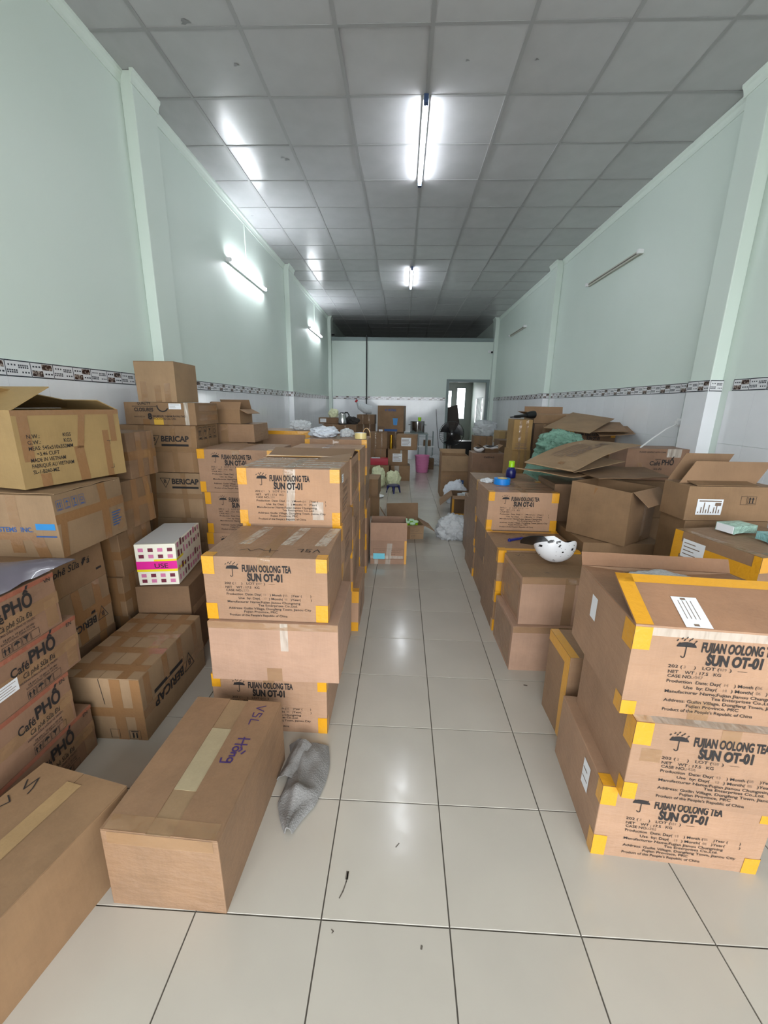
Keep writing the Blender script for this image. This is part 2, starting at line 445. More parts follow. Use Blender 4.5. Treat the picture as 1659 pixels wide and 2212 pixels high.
class P2:
    """flat artwork in face coordinates (metres; u right, v up)"""
    def __init__(s): s.v = []; s.f = []
    def text(s, t, u, v, cap, width=None, bold=0.0, shear=0.0, slope=0):
        vs_, fs, w = text2d(t, bold, shear); ky = cap/.70; kx = (width/w) if width else ky
        n = len(s.v); s.v += [(u+x*kx, v+y*ky+slope*x*kx) for x, y in vs_]; s.f += [tuple(i+n for i in f) for f in fs]; return s
    def poly(s, pts):
        n = len(s.v); s.v += list(pts); s.f.append(tuple(range(n, n+len(pts)))); return s
    def rect(s, u0, v0, u1, v1): return s.poly([(u0, v0), (u1, v0), (u1, v1), (u0, v1)])
    def frame(s, u0, v0, u1, v1, t):
        return s.rect(u0, v0, u1, v0+t).rect(u0, v1-t, u1, v1).rect(u0, v0, u0+t, v1).rect(u1-t, v0, u1, v1)
    def stroke(s, pts, w):
        for a, b in zip(pts[:-1], pts[1:]):
            d = Vector((b[0]-a[0], b[1]-a[1]));
            if d.length < 1e-6: continue
            d.normalize(); n = Vector((-d.y, d.x))*w/2; e = d*w*.3
            s.poly([(a[0]-n.x-e.x, a[1]-n.y-e.y), (b[0]-n.x+e.x, b[1]-n.y+e.y), (b[0]+n.x+e.x, b[1]+n.y+e.y), (a[0]+n.x-e.x, a[1]+n.y-e.y)])
        return s
    def arc(s, cx, cy_, r, a0, a1, w, n=10):
        return s.stroke([(cx+r*math.cos(math.radians(a0+(a1-a0)*i/n)), cy_+r*math.sin(math.radians(a0+(a1-a0)*i/n))) for i in range(n+1)], w)
    def umbrella(s, cx, cy_, w):
        s.poly([(cx+w/2*math.cos(math.radians(180-180*i/12)), cy_+w*.30*math.sin(math.radians(180-180*i/12))) for i in range(13)])
        s.stroke([(cx, cy_), (cx, cy_-w*.55)], w*.05).arc(cx-w*.09, cy_-w*.55, w*.09, 0, -180, w*.05, 6)
        for i, (a, b) in enumerate(((-.5, .38), (-.28, .5), (-.05, .56), (.2, .5), (.42, .36), (-.38, .2), (-.15, .42), (.1, .40), (.34, .22))):
            s.stroke([(cx+a*w-.03*w, cy_+b*w-.04*w), (cx+a*w+.03*w, cy_+b*w+.04*w)], w*.055)
        return s
    def shift(s, du, dv): s.v = [(a+du, b+dv) for a, b in s.v]; return s
    def turn(s, cu, cv): s.v = [(2*cu-a, 2*cv-b) for a, b in s.v]; return s
def tea_print(W_, H_, lot='428', case='456', d1='13', m1='05', y1='23'):
    a = P2(); b = P2(); h = H_; o = .02
    a.umbrella(.112+o, h-.055, .056)
    a.text('FUJIAN OOLONG TEA', .155+o, h-.067, .031, .215, .038).text('SUN OT-01', .175+o, h-.110, .034, .155, .05)
    a.text('202 (      )   LOT (', .073+o, h-.128, .0105, .145, .006).text(')  —', .245+o, h-.128, .0105, .05)
    a.text('NET    WT : 17.5   KG', .076+o, h-.147, .0105, .15, .008).text('CASE NO.:', .077+o, h-.162, .0105, .075, .008)
    a.text('Production  Date: Day(        ) Month (       )Year (        )', .078+o, h-.180, .0105, .375, .008)
    a.text('Use  by: Day(        ) Month(       )Year(         )', .13+o, h-.199, .0105, .325, .008)
    a.text('Manufacturer Name:Fujian Jianou Chungming', .079+o, h-.217, .0105, .325, .008)
    a.text('Tea Enterprises Co.,Ltd.', .215+o, h-.232, .0105, .175, .008)
    a.text('Address: Guilin Village, Dongfeng Town, Jianou City', .081+o, h-.249, .0105, .37, .008)
    a.text('Fujian Province, PRC', .15+o, h-.265, .0105, .15, .008).text("Product of the People's Republic of China", .083+o, h-.283, .0105, .26, .008)
    b.text(y1[-1], .118+o, h-.128, .0095).text(lot, .218+o, h-.128, .0095).text(case, .155+o, h-.162, .011)
    b.text(d1, .243+o, h-.180, .0095).text(m1, .335+o, h-.180, .0095).text(d1, .243+o, h-.199, .0095).text(m1, .335+o, h-.199, .0095)
    return a, b
def bericap_print(u, v, k=1.0):
    a = P2(); t = .072*k
    for p, q in (((0, t), (t*1.1, t)), ((t*1.1, t), (t*.55, 0)), ((t*.55, 0), (0, t))): a.stroke([(u+p[0], v+p[1]), (u+q[0], v+q[1])], .004*k)
    a.text('B', u+.028*k, v+.034*k, .028*k, None, .02)
    a.text('BERICAP', u+.09*k, v+.030*k, .040*k, .21*k, .035).rect(u+.09*k, v-.006*k, u+.295*k, v+.010*k)
    return a
def cafe_print(u, v, k=1.0, dark=True):
    a = P2()
    a.text('Café', u, v, .040*k, .085*k, .02).text('PHỐ', u+.09*k, v+.012*k, .058*k, .135*k, .035)
    a.text('Cà phê Sữa Đá', u+.05*k, v-.035*k, .024*k, .16*k, .01, .25)
    a.text('HƯƠNG DẪN: UỐNG VỊ TRƯỚC', u+.03*k, v-.055*k, .009*k, .19*k, .01)
    a.text('24 gói x 10 gói x 20 dây', u+.06*k, v-.078*k, .009*k, .15*k, .008).text('KHỐI LƯỢNG TỊNH: 11.5 kg', u+.05*k, v-.092*k, .009*k, .16*k, .008)
    for i in range(4): a.frame(u+.05*k+.045*k*i, v-.142*k, u+.092*k+.045*k*i, v-.102*k, .0015)
    for i in (0, 1):
        x = u+.061*k+.018*k*i; a.rect(x-.003*k, v-.137*k, x+.003*k, v-.120*k).poly([(x-.008*k, v-.122*k), (x+.008*k, v-.122*k), (x, v-.107*k)])
    a.poly([(u+.101*k, v-.120*k), (u+.131*k, v-.120*k), (u+.126*k, v-.110*k), (u+.116*k, v-.105*k), (u+.106*k, v-.110*k)]).stroke([(u+.116*k, v-.12*k), (u+.116*k, v-.136*k)], .002*k)
    a.poly([(u+.146*k, v-.106*k), (u+.176*k, v-.106*k), (u+.161*k, v-.125*k)]).rect(u+.159*k, v-.137*k, u+.163*k, v-.12*k)
    return a
def icons_print(u, v, s):
    a = P2()
    for i in range(4):
        x = u+i*s*1.35; a.frame(x, v, x+s, v+s*1.5, s*.05).rect(x+s*.2, v+s*.12, x+s*.8, v+s*.25)
    for j in (0, .35):
        x = u+s*(.3+j); a.rect(x-.05*s, v+.45*s, x+.05*s, v+1.0*s).poly([(x-.14*s, v+.95*s), (x+.14*s, v+.95*s), (x, v+1.25*s)])
    x = u+1.35*s; a.poly([(x+.2*s, v+.9*s), (x+.8*s, v+.9*s), (x+.5*s, v+1.25*s)]).stroke([(x+.5*s, v+.9*s), (x+.5*s, v+.45*s)], .06*s)
    x = u+2.7*s; a.poly([(x+.25*s, v+1.25*s), (x+.75*s, v+1.25*s), (x+.5*s, v+.85*s)]).rect(x+.46*s, v+.5*s, x+.54*s, v+.9*s).rect(x+.3*s, v+.42*s, x+.7*s, v+.5*s)
    x = u+4.05*s; a.arc(x+.5*s, v+.85*s, .28*s, 0, 360, .07*s, 14)
    return a

SEED = [100]
class Carton:
    def __init__(s, name, label, fl, z, w, d, h, rot=0, m=BRN, bulge=.004, jit=.005, group=None, cat='box', tilt=0):
        SEED[0] += 1; s.rng = random.Random(SEED[0]); s.w, s.d, s.h = w, d, h; s.bulge = bulge; s.seed = SEED[0]*7.31
        r = math.radians(rot); ax = Vector((math.cos(r), math.sin(r), 0)); ay = Vector((-math.sin(r), math.cos(r), 0))
        c = Vector((fl[0], fl[1], z))+ax*w/2+ay*d/2
        s.o = empty(name, c, r); tag(s.o, label, cat, group)
        if tilt: s.o.rotation_euler = (math.radians(tilt), 0, r)
        s.cj = {}
        for i in (0, 1):
            for j in (0, 1):
                for k in (0, 1):
                    q = s.rng.uniform
                    s.cj[i, j, k] = Vector((q(-jit, jit)*.6, q(-jit, jit)*.6, 0 if k == 0 else -abs(q(0, jit)*.4)))
        s.m = m; s.n = 7
        s.body = s._body()
    def dims(s, f): return {'F': (s.w, s.h), 'B': (s.w, s.h), 'R': (s.d, s.h), 'L': (s.d, s.h), 'T': (s.w, s.d), 'D': (s.w, s.d)}[f]
    def P(s, f, u, v, off=0.0):
        fw, fh = s.dims(f); a, b = u/fw, v/fh
        t, n = {'F': ((a, 0, b), (0, -1, 0)), 'B': ((1-a, 1, b), (0, 1, 0)), 'R': ((1, a, b), (1, 0, 0)), 'L': ((0, 1-a, b), (-1, 0, 0)),
                'T': ((a, b, 1), (0, 0, 1)), 'D': ((a, 1-b, 0), (0, 0, -1))}[f]
        p = Vector(((t[0]-.5)*s.w, (t[1]-.5)*s.d, t[2]*s.h)); n = Vector(n)
        tc = [min(1, max(0, q)) for q in t]
        for (i, j, k), o in s.cj.items():
            p = p+o*((tc[0] if i else 1-tc[0])*(tc[1] if j else 1-tc[1])*(tc[2] if k else 1-tc[2]))
        if f != 'D':
            ac, bc = min(1, max(0, a)), min(1, max(0, b)); win = 16*ac*(1-ac)*bc*(1-bc)
            g = s.bulge*(.25 if f == 'T' else 1)
            p = p+n*(win*(g*.7+g*.8*noise.noise(Vector((a*2.2+s.seed, b*2.2, ord(f))))))
        return p+n*off
    def _body(s):
        b = MB(); n = s.n
        for f in 'FBRLTD':
            fw, fh = s.dims(f); k = n if f != 'D' else 1
            b.grid(lambda a, c: s.P(f, a*fw, c*fh), k, k)
        bm = bmesh.new(); vs_ = [bm.verts.new(v) for v in b.v]
        for fc in b.f: bm.faces.new([vs_[i] for i in fc])
        bmesh.ops.remove_doubles(bm, verts=bm.verts, dist=1e-4)
        me = bpy.data.meshes.new('body'); bm.to_mesh(me); bm.free(); me.materials.append(s.m)
        o = bpy.data.objects.new('body', me); COL.objects.link(o); o.parent = s.o; bevel(o, .003, 2)
        return o
    def strip(s, f, u0, v0, u1, v1, m=TAPEB, name='tape', off=.0012, skew=0, parent=None):
        L = max(abs(u1-u0), abs(v1-v0)); nu = max(2, int(abs(u1-u0)/.05)); nv = max(2, int(abs(v1-v0)/.05))
        b = MB().grid(lambda a, c: s.P(f, u0+(u1-u0)*a+skew*c, v0+(v1-v0)*c, off), nu, nv)
        return b.build(name, m, parent or s.o)
    def band(s, path, wid, m=TAPEB, name='tape'):
        """path = [(face, axis 'u' or 'v', centre, from, to)]: one tape running over several faces"""
        b = MB()
        for f, ax, c, a0, a1 in path:
            n = max(2, int(abs(a1-a0)/.06))
            if ax == 'v': b.grid(lambda p, q: s.P(f, c-wid/2+wid*p, a0+(a1-a0)*q, .0013), 2, n)
            else: b.grid(lambda p, q: s.P(f, a0+(a1-a0)*p, c-wid/2+wid*q, .0013), n, 2)
        return b.build(name, m, s.o)
    def art(s, f, a, m=INK, name='printed_text', off=.0018, parent=None):
        o = mesh(name, [s.P(f, u, v, off) for u, v in a.v], a.f, m, parent or s.o)
        if name in ('product_print', 'label_print'): o['kind'] = 'stuff'
        return o
    def sticker(s, f, u0, v0, u1, v1, lines=5, qr=False):
        k = s.strip(f, u0, v0, u1, v1, PAP, 'label_sticker', .0022)
        a = P2(); W_, H_ = u1-u0, v1-v0
        for i in range(lines):
            y = v1-H_*(i+1)/(lines+1); a.rect(u0+W_*.08, y-H_*.02, u0+W_*s.rng.uniform(.5, .92), y+H_*.025)
        s.art(f, a, INKG, 'label_print', .0028, k); return k
    def corners(s, faces='FRT', tw=.048, th=.075):
        """short yellow tape pieces over the ends of the front vertical edges"""
        w, d, h = s.w, s.d, s.h; q = s.rng.uniform
        for side, u in (('l', 0), ('r', w)):
            for z0, z1 in ((0, th*q(.85, 1.2)), (h-th*q(.85, 1.2), h)):
                b = MB(); wd = tw*q(.85, 1.15)
                x0, x1 = (0, wd) if side == 'l' else (w-wd, w)
                b.grid(lambda a, c: s.P('F', x0+(x1-x0)*a, z0+(z1-z0)*c, .0014), 2, 2)
                if side == 'r' : b.grid(lambda a, c: s.P('R', .035*a, z0+(z1-z0)*c, .0014), 2, 2)
                else: b.grid(lambda a, c: s.P('L', d-.035+.035*a, z0+(z1-z0)*c, .0014), 2, 2)
                if z1 >= h-1e-6: b.grid(lambda a, c: s.P('T', x0+(x1-x0)*a, .05*c, .0014), 2, 2)
                b.build('tape', TAPEY, s.o)
    def flaps(s, gap=.003, along='u', m=None, t=.0028):
        for k in (0, 1):
            b = MB()
            if along == 'u':
                v0, v1 = (0.001, s.d/2-gap/2) if k == 0 else (s.d/2+gap/2, s.d-.001)
                b.sheet(lambda a, c: s.P('T', .001+(s.w-.002)*a, v0+(v1-v0)*c, t+.0002), 6, 4, t)
            else:
                u0, u1 = (.001, s.w/2-gap/2) if k == 0 else (s.w/2+gap/2, s.w-.001)
                b.sheet(lambda a, c: s.P('T', u0+(u1-u0)*a, .001+(s.d-.002)*c, t+.0002), 4, 6, t)
            b.build('flap', m or s.m, s.o)
        return s
def cross_tapes(c, n=2, seed=1, faces='FRT', m=TAPEB):
    r = random.Random(seed)
    for f in faces:
        fw, fh = c.dims(f)
        c.strip(f, 0, fh*.5-.026, fw, fh*.5+.026, m)
        for i in range(n):
            u = fw*(i+.6+r.uniform(-.2, .2))/n; u = min(max(u, .03), fw-.04)
            c.strip(f, u-.026, 0, u+.026, fh, m, off=.0016, skew=r.uniform(-.02, .02))
def tea(label, fl, z, rot=0, w=.55, d=.455, h=.306, front=True, corners=True, name='tea_carton', m=TEA, group=None, lot='428', case='456', top=True, side=None, **kw):
    c = Carton(name, label, fl, z, w, d, h, rot, m, group=group, **kw)
    if corners: c.corners()
    if front:
        a, b = tea_print(w, h, lot, case); c.art('F', a, INK); c.art('F', b, INKG, 'stamped_numbers')
    if top:
        c.band([('T', 'v', w/2, 0, d), ('F', 'v', w/2, h-.06, h)], .055, TAPEC)
    if side:
        for f in side:
            c.strip(f, .02, h*.12, d*.96, h*.88, FILM if f == 'x' else TAPEC, 'stretch_film', .0008) if False else None
            a = P2(); a.text('FUJIAN OOLONG TEA', .1, h*.62, .02, .2, .02).text('SUN OT-01', .12, h*.5, .02, .14, .02)
            for i in range(4): a.rect(.09, h*(.40-.07*i), .09+.2-.03*i, h*(.40-.07*i)+.007)
            c.art(f, a, INKG)
    return c
class OpenBox:
    """carton with its top open: walls with real thickness and hinged flaps"""
    def __init__(s, name, label, fl, z, w, d, h, rot=0, m=BRN, flaps=None, t=.005, group=None, inner=None, inside=None):
        r = math.radians(rot); ax = Vector((math.cos(r), math.sin(r), 0)); ay = Vector((-math.sin(r), math.cos(r), 0))
        s.o = empty(name, Vector((fl[0], fl[1], z))+ax*w/2+ay*d/2, r); tag(s.o, label, 'box', group); s.w, s.d, s.h = w, d, h
        b = MB(); x, y = w/2, d/2
        b.box(-x, x, -y, -y+t, 0, h).box(-x, x, y-t, y, 0, h).box(-x, -x+t, -y+t, y-t, 0, h).box(x-t, x, -y+t, y-t, 0, h).box(-x+t, x-t, -y+t, y-t, 0, t)
        s.body = b.build('body', m, s.o); s.m = m; s.t = t
        s.fl = {}
        for f, (ang, ln, *ex) in (flaps or {}).items():
            a = math.radians(ang); ex = ex[0] if ex else 0
            e0, e1, out = {'F': ((-x, -y), (x, -y), (0, -1)), 'B': ((x, y), (-x, y), (0, 1)), 'R': ((x, -y), (x, y), (1, 0)), 'L': ((-x, y), (-x, -y), (-1, 0))}[f]
            e0, e1, out = Vector((*e0, h)), Vector((*e1, h)), Vector((*out, 0)); dr_ = out*math.cos(a)+Vector((0, 0, math.sin(a)))
            ed = (e1-e0).normalized()
            rr = random.Random(hash(name+f) % 1000 if False else len(name)*7+ord(f))
            wv = rr.uniform(-.01, .01)
            def fn(p, q, e0=e0, e1=e1, dr_=dr_, ed=ed, ln=ln, ex=ex, out=out, wv=wv):
                P = e0.lerp(e1, p)+ed*((p-.5)*2*ex*q)+dr_*(ln*q)
                return P+out*(wv*math.sin(math.pi*p)*q)
            s.fl[f] = MB().sheet(fn, 5, 3, .004).build('flap', INS if inside is None else inside, s.o)
            s.fl[f].data.materials.append(m)
    def P(s, f, u, v, off=0):
        x, y = s.w/2, s.d/2
        return {'F': Vector((-x+u, -y-off, v)), 'R': Vector((x+off, -y+u, v)), 'L': Vector((-x-off, y-u, v)), 'B': Vector((x-u, y+off, v))}[f]
    def strip(s, f, u0, v0, u1, v1, m=TAPEB, name='tape', off=.0012, skew=0):
        return MB().grid(lambda a, c: s.P(f, u0+(u1-u0)*a+skew*c, v0+(v1-v0)*c, off), 1, 1).build(name, m, s.o)
    def art(s, f, a, m=INK, name='printed_text', off=.0018): return mesh(name, [s.P(f, u, v, off) for u, v in a.v], a.f, m, s.o)
def blob(name, label, cat, c, r, m, seed=1, amp=.25, freq=2.5, flat=.02, sub=5, group=None, crease=.0, parent=None):
    bm = bmesh.new(); bmesh.ops.create_icosphere(bm, subdivisions=sub, radius=1)
    for v in bm.verts:
        n = v.co.normalized(); p = n*freq+Vector((seed*3.7, seed*1.3, 0))
        k = 1+amp*noise.noise(p)+crease*(1-abs(noise.noise(p*2.3))*2.2)+amp*.35*noise.noise(p*3.1)+crease*.35*abs(noise.noise(p*5.3))+crease*.2*noise.noise(p*9.7)
        q = n*k; v.co = Vector((q.x*r[0], q.y*r[1], q.z*r[2]))
        if v.co.z < -r[2]*(1-flat): v.co.z = -r[2]*(1-flat)
    zmin = min(v.co.z for v in bm.verts)
    for v in bm.verts: v.co.z -= zmin
    me = bpy.data.meshes.new(name); bm.to_mesh(me); bm.free(); me.materials.append(m)
    me.polygons.foreach_set('use_smooth', [True]*len(me.polygons))
    o = bpy.data.objects.new(name, me); COL.objects.link(o); o.location = c
    if parent is not None: o.parent = parent
    else: tag(o, label, cat, group)
    return o
def film_mat(name, c, alpha, rough=.2):
    k = NT(name); k.b.inputs['Base Color'].default_value = lin(c); k.b.inputs['Roughness'].default_value = rough
    k.b.inputs['Alpha'].default_value = alpha; k.l(k.bump(k.noise(22, 5, k.coords(), .65), .9, .03), k.b.inputs['Normal']); return k.m
PLASTIC = film_mat('clear_crinkled_plastic', (236, 240, 244), .62)
PLASTICW = film_mat('white_bag_plastic', (230, 236, 246), .93, .3)
PLASTICG = mat('grey_mailer_plastic', (106, 100, 110), .25, coat=.25, bump=.35, bscale=9)
PLASTICY = film_mat('pale_yellow_plastic', (236, 240, 200), .95, .35)

# ------------------------------------------------------------------ left side: front cartons
A = Carton('shipping_carton', 'long plain carton with VSL and Hồng in purple marker on its lid', (-.886, .905), 0, .376, .585, .30, -2, WRP, .003, .004)
for u0, u1, nm in ((.001, .148, 'flap'), (.228, .375, 'flap')):
    MB().sheet(lambda a, c: A.P('T', u0+(u1-u0)*a, .001+.583*c, .0048), 3, 8, .0035).build(nm, WRP, A.o)
MB().sheet(lambda a, c: A.P('T', .140+.095*a, .15+.27*c, .0022), 2, 4, .0018).build('packing_paper', card('pale_inner_card', (200, 182, 146), .3, .3), A.o)
MB().sheet(lambda a, c: A.P('T', .145+.085*a, .002+.58*c, .0012), 2, 6, .001).build('inner_flap', card('inner_flap_card', (176, 144, 108), .4), A.o)
def vsl(a, w, k=1, o=(0, 0)):
    X, Y = o
    def q(p): return [(X+x*k, Y+y*k) for x, y in p]
    a.stroke(q([(0, .05), (.018, .012), (.034, .052)]), w); a.stroke(q([(.072, .045), (.05, .05), (.05, .034), (.072, .028), (.07, .012), (.046, .010)]), w)
    a.stroke(q([(.092, .05), (.088, .012), (.118, .014)]), w); return a
def hong(a, w, k=1, o=(0, 0)):
    X, Y = o
    def q(p): return [(X+x*k, Y+y*k) for x, y in p]
    a.stroke(q([(0, .055), (.002, .008)]), w).stroke(q([(.028, .055), (.03, .006)]), w).stroke(q([(-.006, .03), (.036, .034)]), w)
    a.arc(X+.052*k, Y+.018*k, .011*k, 0, 360, w, 10); a.stroke(q([(.042, .036), (.052, .044), (.062, .036)]), w).stroke(q([(.058, .06), (.072, .05)]), w)
    a.stroke(q([(.07, .028), (.071, .008), (.071, .022), (.084, .028), (.086, .008)]), w); a.arc(X+.104*k, Y+.018*k, .010*k, 0, 360, w, 10)
    a.stroke(q([(.114, .026), (.116, -.014), (.098, -.018)]), w); return a
a = P2(); vsl(a, .005, 1.0, (-.06, -.03))
a.v = [(.30+y*.9, .50-x*.9) for x, y in a.v]; A.art('T', a, PEN, 'handwriting', .0062)
a = P2(); hong(a, .006, .95, (0, 0)); a.v = [(.268+y, .375-x*1.0) for x, y in a.v]; A.art('T', a, PEN, 'handwriting', .0062)
A.strip('F', .02, .255, .36, .30, TAPEC, 'tape'); A.strip('T', .01, .004, .365, .05, TAPEC, 'tape', .0058)
B = Carton('shipping_carton', 'long plain carton at the bottom corner beside the long carton marked Hồng', (-1.379, .546), 0, .362, .60, .295, -12, BRN, .003, .004)
B.flaps(.004, 'v')
B.strip('T', .155, .02, .215, .56, card('wood_tape', (196, 160, 112), .3), 'tape', .0045)
a = P2(); a.stroke([(.02, .53), (.045, .50), (.05, .545), (.07, .51), (.075, .49)], .004)
a.stroke([(.02, .47), (.05, .455), (.035, .43), (.065, .41), (.05, .385), (.075, .37)], .004); a.arc(.055, .34, .014, 0, 360, .004); a.stroke([(.03, .31), (.05, .29), (.035, .27), (.075, .25), (.04, .22)], .004)
B.art('T', a, INK, 'handwriting', .005)

cafes = [(0, .225, 1.508, 'bottom'), (.225, .23, 1.425, 'second'), (.455, .216, 1.505, 'third'), (.671, .222, 1.455, 'top')]
LB = {'bottom': 'coffee carton at the bottom of the stack of four by the left wall', 'second': 'coffee carton second from the floor in the stack of four',
      'third': 'coffee carton with a white label, second from the top of the stack of four', 'top': 'coffee carton on top of the stack of four, under the grey mailer bag'}
for z, h, yf, nm in cafes:
    c = Carton('coffee_carton', LB[nm], (-1.80, yf-.47), z, .42, .47, h, 0, CAFE, .005, .007, 'coffee cartons in the stack of four')
    p = cafe_print(.165 if nm != 'second' else .22, .128, .86); c.art('R', p, INK)
    t = P2().text('VN' if nm == 'top' else 'EN', .42, h-.028, .016, None, .01); c.art('R', t, INK)
    c.strip('R', 0, h-.018, .47, h, mat('reddish_tape', (146, 90, 72), .2, coat=.7, bump=.4), 'tape'); c.band([('R', 'u', h*.52, 0, .47)], .05, TAPEC)
    c.strip('R', .40, .01, .455, h*.55, TAPEC, 'tape', .0015)
    if nm == 'third': c.sticker('R', .08, .075, .185, .125, 4)
# grey mailer bag lying on the coffee cartons
def mailer(a, b):
    x = -1.80+.42*a; y = 1.02+.45*b
    e = max(abs(2*a-1), abs(2*b-1)); zz = .902+.075*(1-e**3)+.012*noise.noise(Vector((a*5, b*5, 2)))
    if b > .85: y += .10*(a)*(b-.85)/.15
    return Vector((x, y, zz))
mb = MB().sheet(mailer, 18, 18, .004); mo = mb.build('mailer_bag', PLASTICG, None, True); tag(mo, 'grey plastic mailer bag lying on top of the coffee cartons', 'bag')

# stacks behind: E1 (upside-down bottle cap cartons), E2, big printed boxes
c = Carton('cap_carton', 'lowest carton under the upside-down cap carton behind the coffee stack', (-2.06, 1.57), 0, .44, .46, .33, 0, BRND); cross_tapes(c, 2, 3, 'R')
c = Carton('cap_carton', 'upside-down BERICAP carton in the stack behind the coffee cartons', (-2.06, 1.57), .33, .44, .46, .30, 0, BRN2, .004); cross_tapes(c, 3, 4, 'R')
c.art('R', bericap_print(0, 0, .95).shift(.14, .16).turn(.28, .19).shift(.0, -.08), INK)
c = Carton('coffee_carton', 'coffee carton squeezed below the big carton with blue SYSTEMS INC. lettering', (-2.06, 1.57), .63, .44, .46, .22, 0, BRN, .004)
c.art('R', P2().text('Cà phê Sữa Đá', .06, .11, .035, .30, .015, .25).text('Café', .03, .165, .03, .08, .03).rect(.39, .05, .43, .062), INK); c.strip('R', .1, .0, .16, .1, TAPEC)
for i, (z0, z1, y0, d, m) in enumerate(((0, .30, 2.15, .33, BRN), (.30, .55, 2.15, .33, BRN), (.55, .81, 2.15, .33, BRN), (.81, 1.10, 2.23, .31, BRN), (1.10, 1.376, 2.36, .27, WRP))):
    nm = ['lowest', 'second', 'third', 'fourth', 'topmost'][i]
    c = Carton('taped_carton', 'brown taped carton in the tall stack behind the coffee stack, %s of five' % nm, (-2.04, y0), z0, .42, d, z1-z0, random.Random(i).uniform(-1.5, 1.5), m, .004, .006, 'brown taped cartons in the tall left stack')
    cross_tapes(c, 2, i+20, 'RF', TAPEB)
S = Carton('systems_carton', 'big taped carton with blue SYSTEMS INC. lettering below the yellow-brown carton', (-2.06, 1.70), .85, .515, .443, .298, 0, BRN2, .006, .008)
S.art('F', P2().text('SYSTEMS  INC.', .21, .125, .022, .19, .02).rect(.41, .10, .505, .107), INKB)
S.strip('F', .415, .135, .505, .165, SKY, 'blue_print')
S.strip('F', 0, .085, .41, .12, TAPEB); S.strip('F', .30, .12, .35, .298, TAPEC); S.strip('F', .28, .02, .34, .085, TAPEB); S.strip('F', .40, .0, .46, .1, TAPEB, skew=-.02)
S.strip('R', 0, .16, .443, .205, TAPEB); S.strip('R', .27, 0, .32, .298, TAPEB); S.strip('R', .0, .0, .035, .17, TAPEB, skew=.02)
S.art('R', icons_print(.015, .222, .032), INKB); a = P2()
for i in range(6): a.rect(.335, .125-.014*i, .335+.07-.01*(i % 3), .131-.014*i)
S.art('R', a, INKB); S.strip('R', .37, .02, .43, .14, TAPEC)
MB().sheet(lambda a, c: S.P('T', .515*a, .02+.42*c, .004+.012*a*a*abs(noise.noise(Vector((a*3, c*4, 1))))), 6, 6, .003).build('flap', BRN2, S.o)

NWB = OpenBox('yellow_carton', 'yellow-brown open carton printed with N.W., G.W. and MADE IN VIETNAM', (-1.672, 1.712), 1.166, .52, .39, .345, 76.4, YEL, {'L': (150, .21), 'R': (156, .12)}, .005, inside=YEL)
MB().sheet(lambda a, b: Vector((-.26+.52*a, .193-.17*b, .347+.10*b*(1-a)**.8+.012*b)), 8, 6, .004).build('flap', YEL, NWB.o)
a = P2()
for i, (t, wd, u) in enumerate((('N.W.:', .055, .045), ('G.W.:', .055, .045), ('MEAS: 545x510x352MM', .20, .045), ('=3.46 CUFT', .10, .075), ('MADE IN VIETNAM', .155, .045), ('FABRIQUÉ AU VIETNAM', .19, .045), ('SL-1-B260-MZ', .115, .045))):
    a.text(t, u, .222-.0265*i, .0175, wd, .008)
a.text('KGS', .205, .222, .0175, .038, .008).text('KGS', .205, .1955, .0175, .038, .008)
for (p, q) in (((.43, .185), (.455, .185)), ((.445, .185), (.445, .165)), ((.43, .04), (.45, .04)), ((.45, .04), (.45, .06))): a.stroke([p, q], .002)
NWB.art('F', a)
NWB.strip('F', 0, .322, .52, .345); NWB.strip('F', .02, .12, .065, .322); NWB.strip('F', .075, 0, .12, .06, off=.001); NWB.strip('F', .265, .16, .30, .322, skew=.03); NWB.strip('F', .26, 0, .31, .17, skew=-.012)
NWB.strip('F', .41, .0, .445, .24, off=.001); NWB.strip('F', .455, .18, .49, .322, off=.001)

G = Carton('cap_carton', 'taped BERICAP carton lying upside down alone on the floor', (-1.54, 1.54), 0, .375, .585, .332, 0, BRN2, .003, .004); G.flaps(.004, 'v')
G.art('R', bericap_print(0, 0, 1.25).shift(.06, .12).turn(.26, .16), INK)
for v in (.08, .22, .36, .50): G.strip('T', 0, v-.024, .375, v+.024, TAPEB, off=.0045)
for v in (.05, .20, .34, .5): G.strip('R', v-.022, .17, v+.022, .332)
G.strip('R', 0, .12, .585, .165); G.strip('T', .07, 0, .12, .585, TAPEB, off=.004); G.strip('T', .27, 0, .32, .585, TAPEB, off=.004)
G.strip('F', .235, 0, .285, .332); G.strip('F', .06, .13, .375, .18); G.strip('F', .33, 0, .375, .332, TAPEB, off=.001)
G.art('F', P2().frame(.20, .01, .245, .06, .0015).frame(.29, .005, .345, .055, .0015).rect(.305, .012, .312, .042).rect(.322, .012, .329, .042).stroke([(.185, .332), (.20, .20)], .0025).rect(.30, .046, .335, .051), INK)

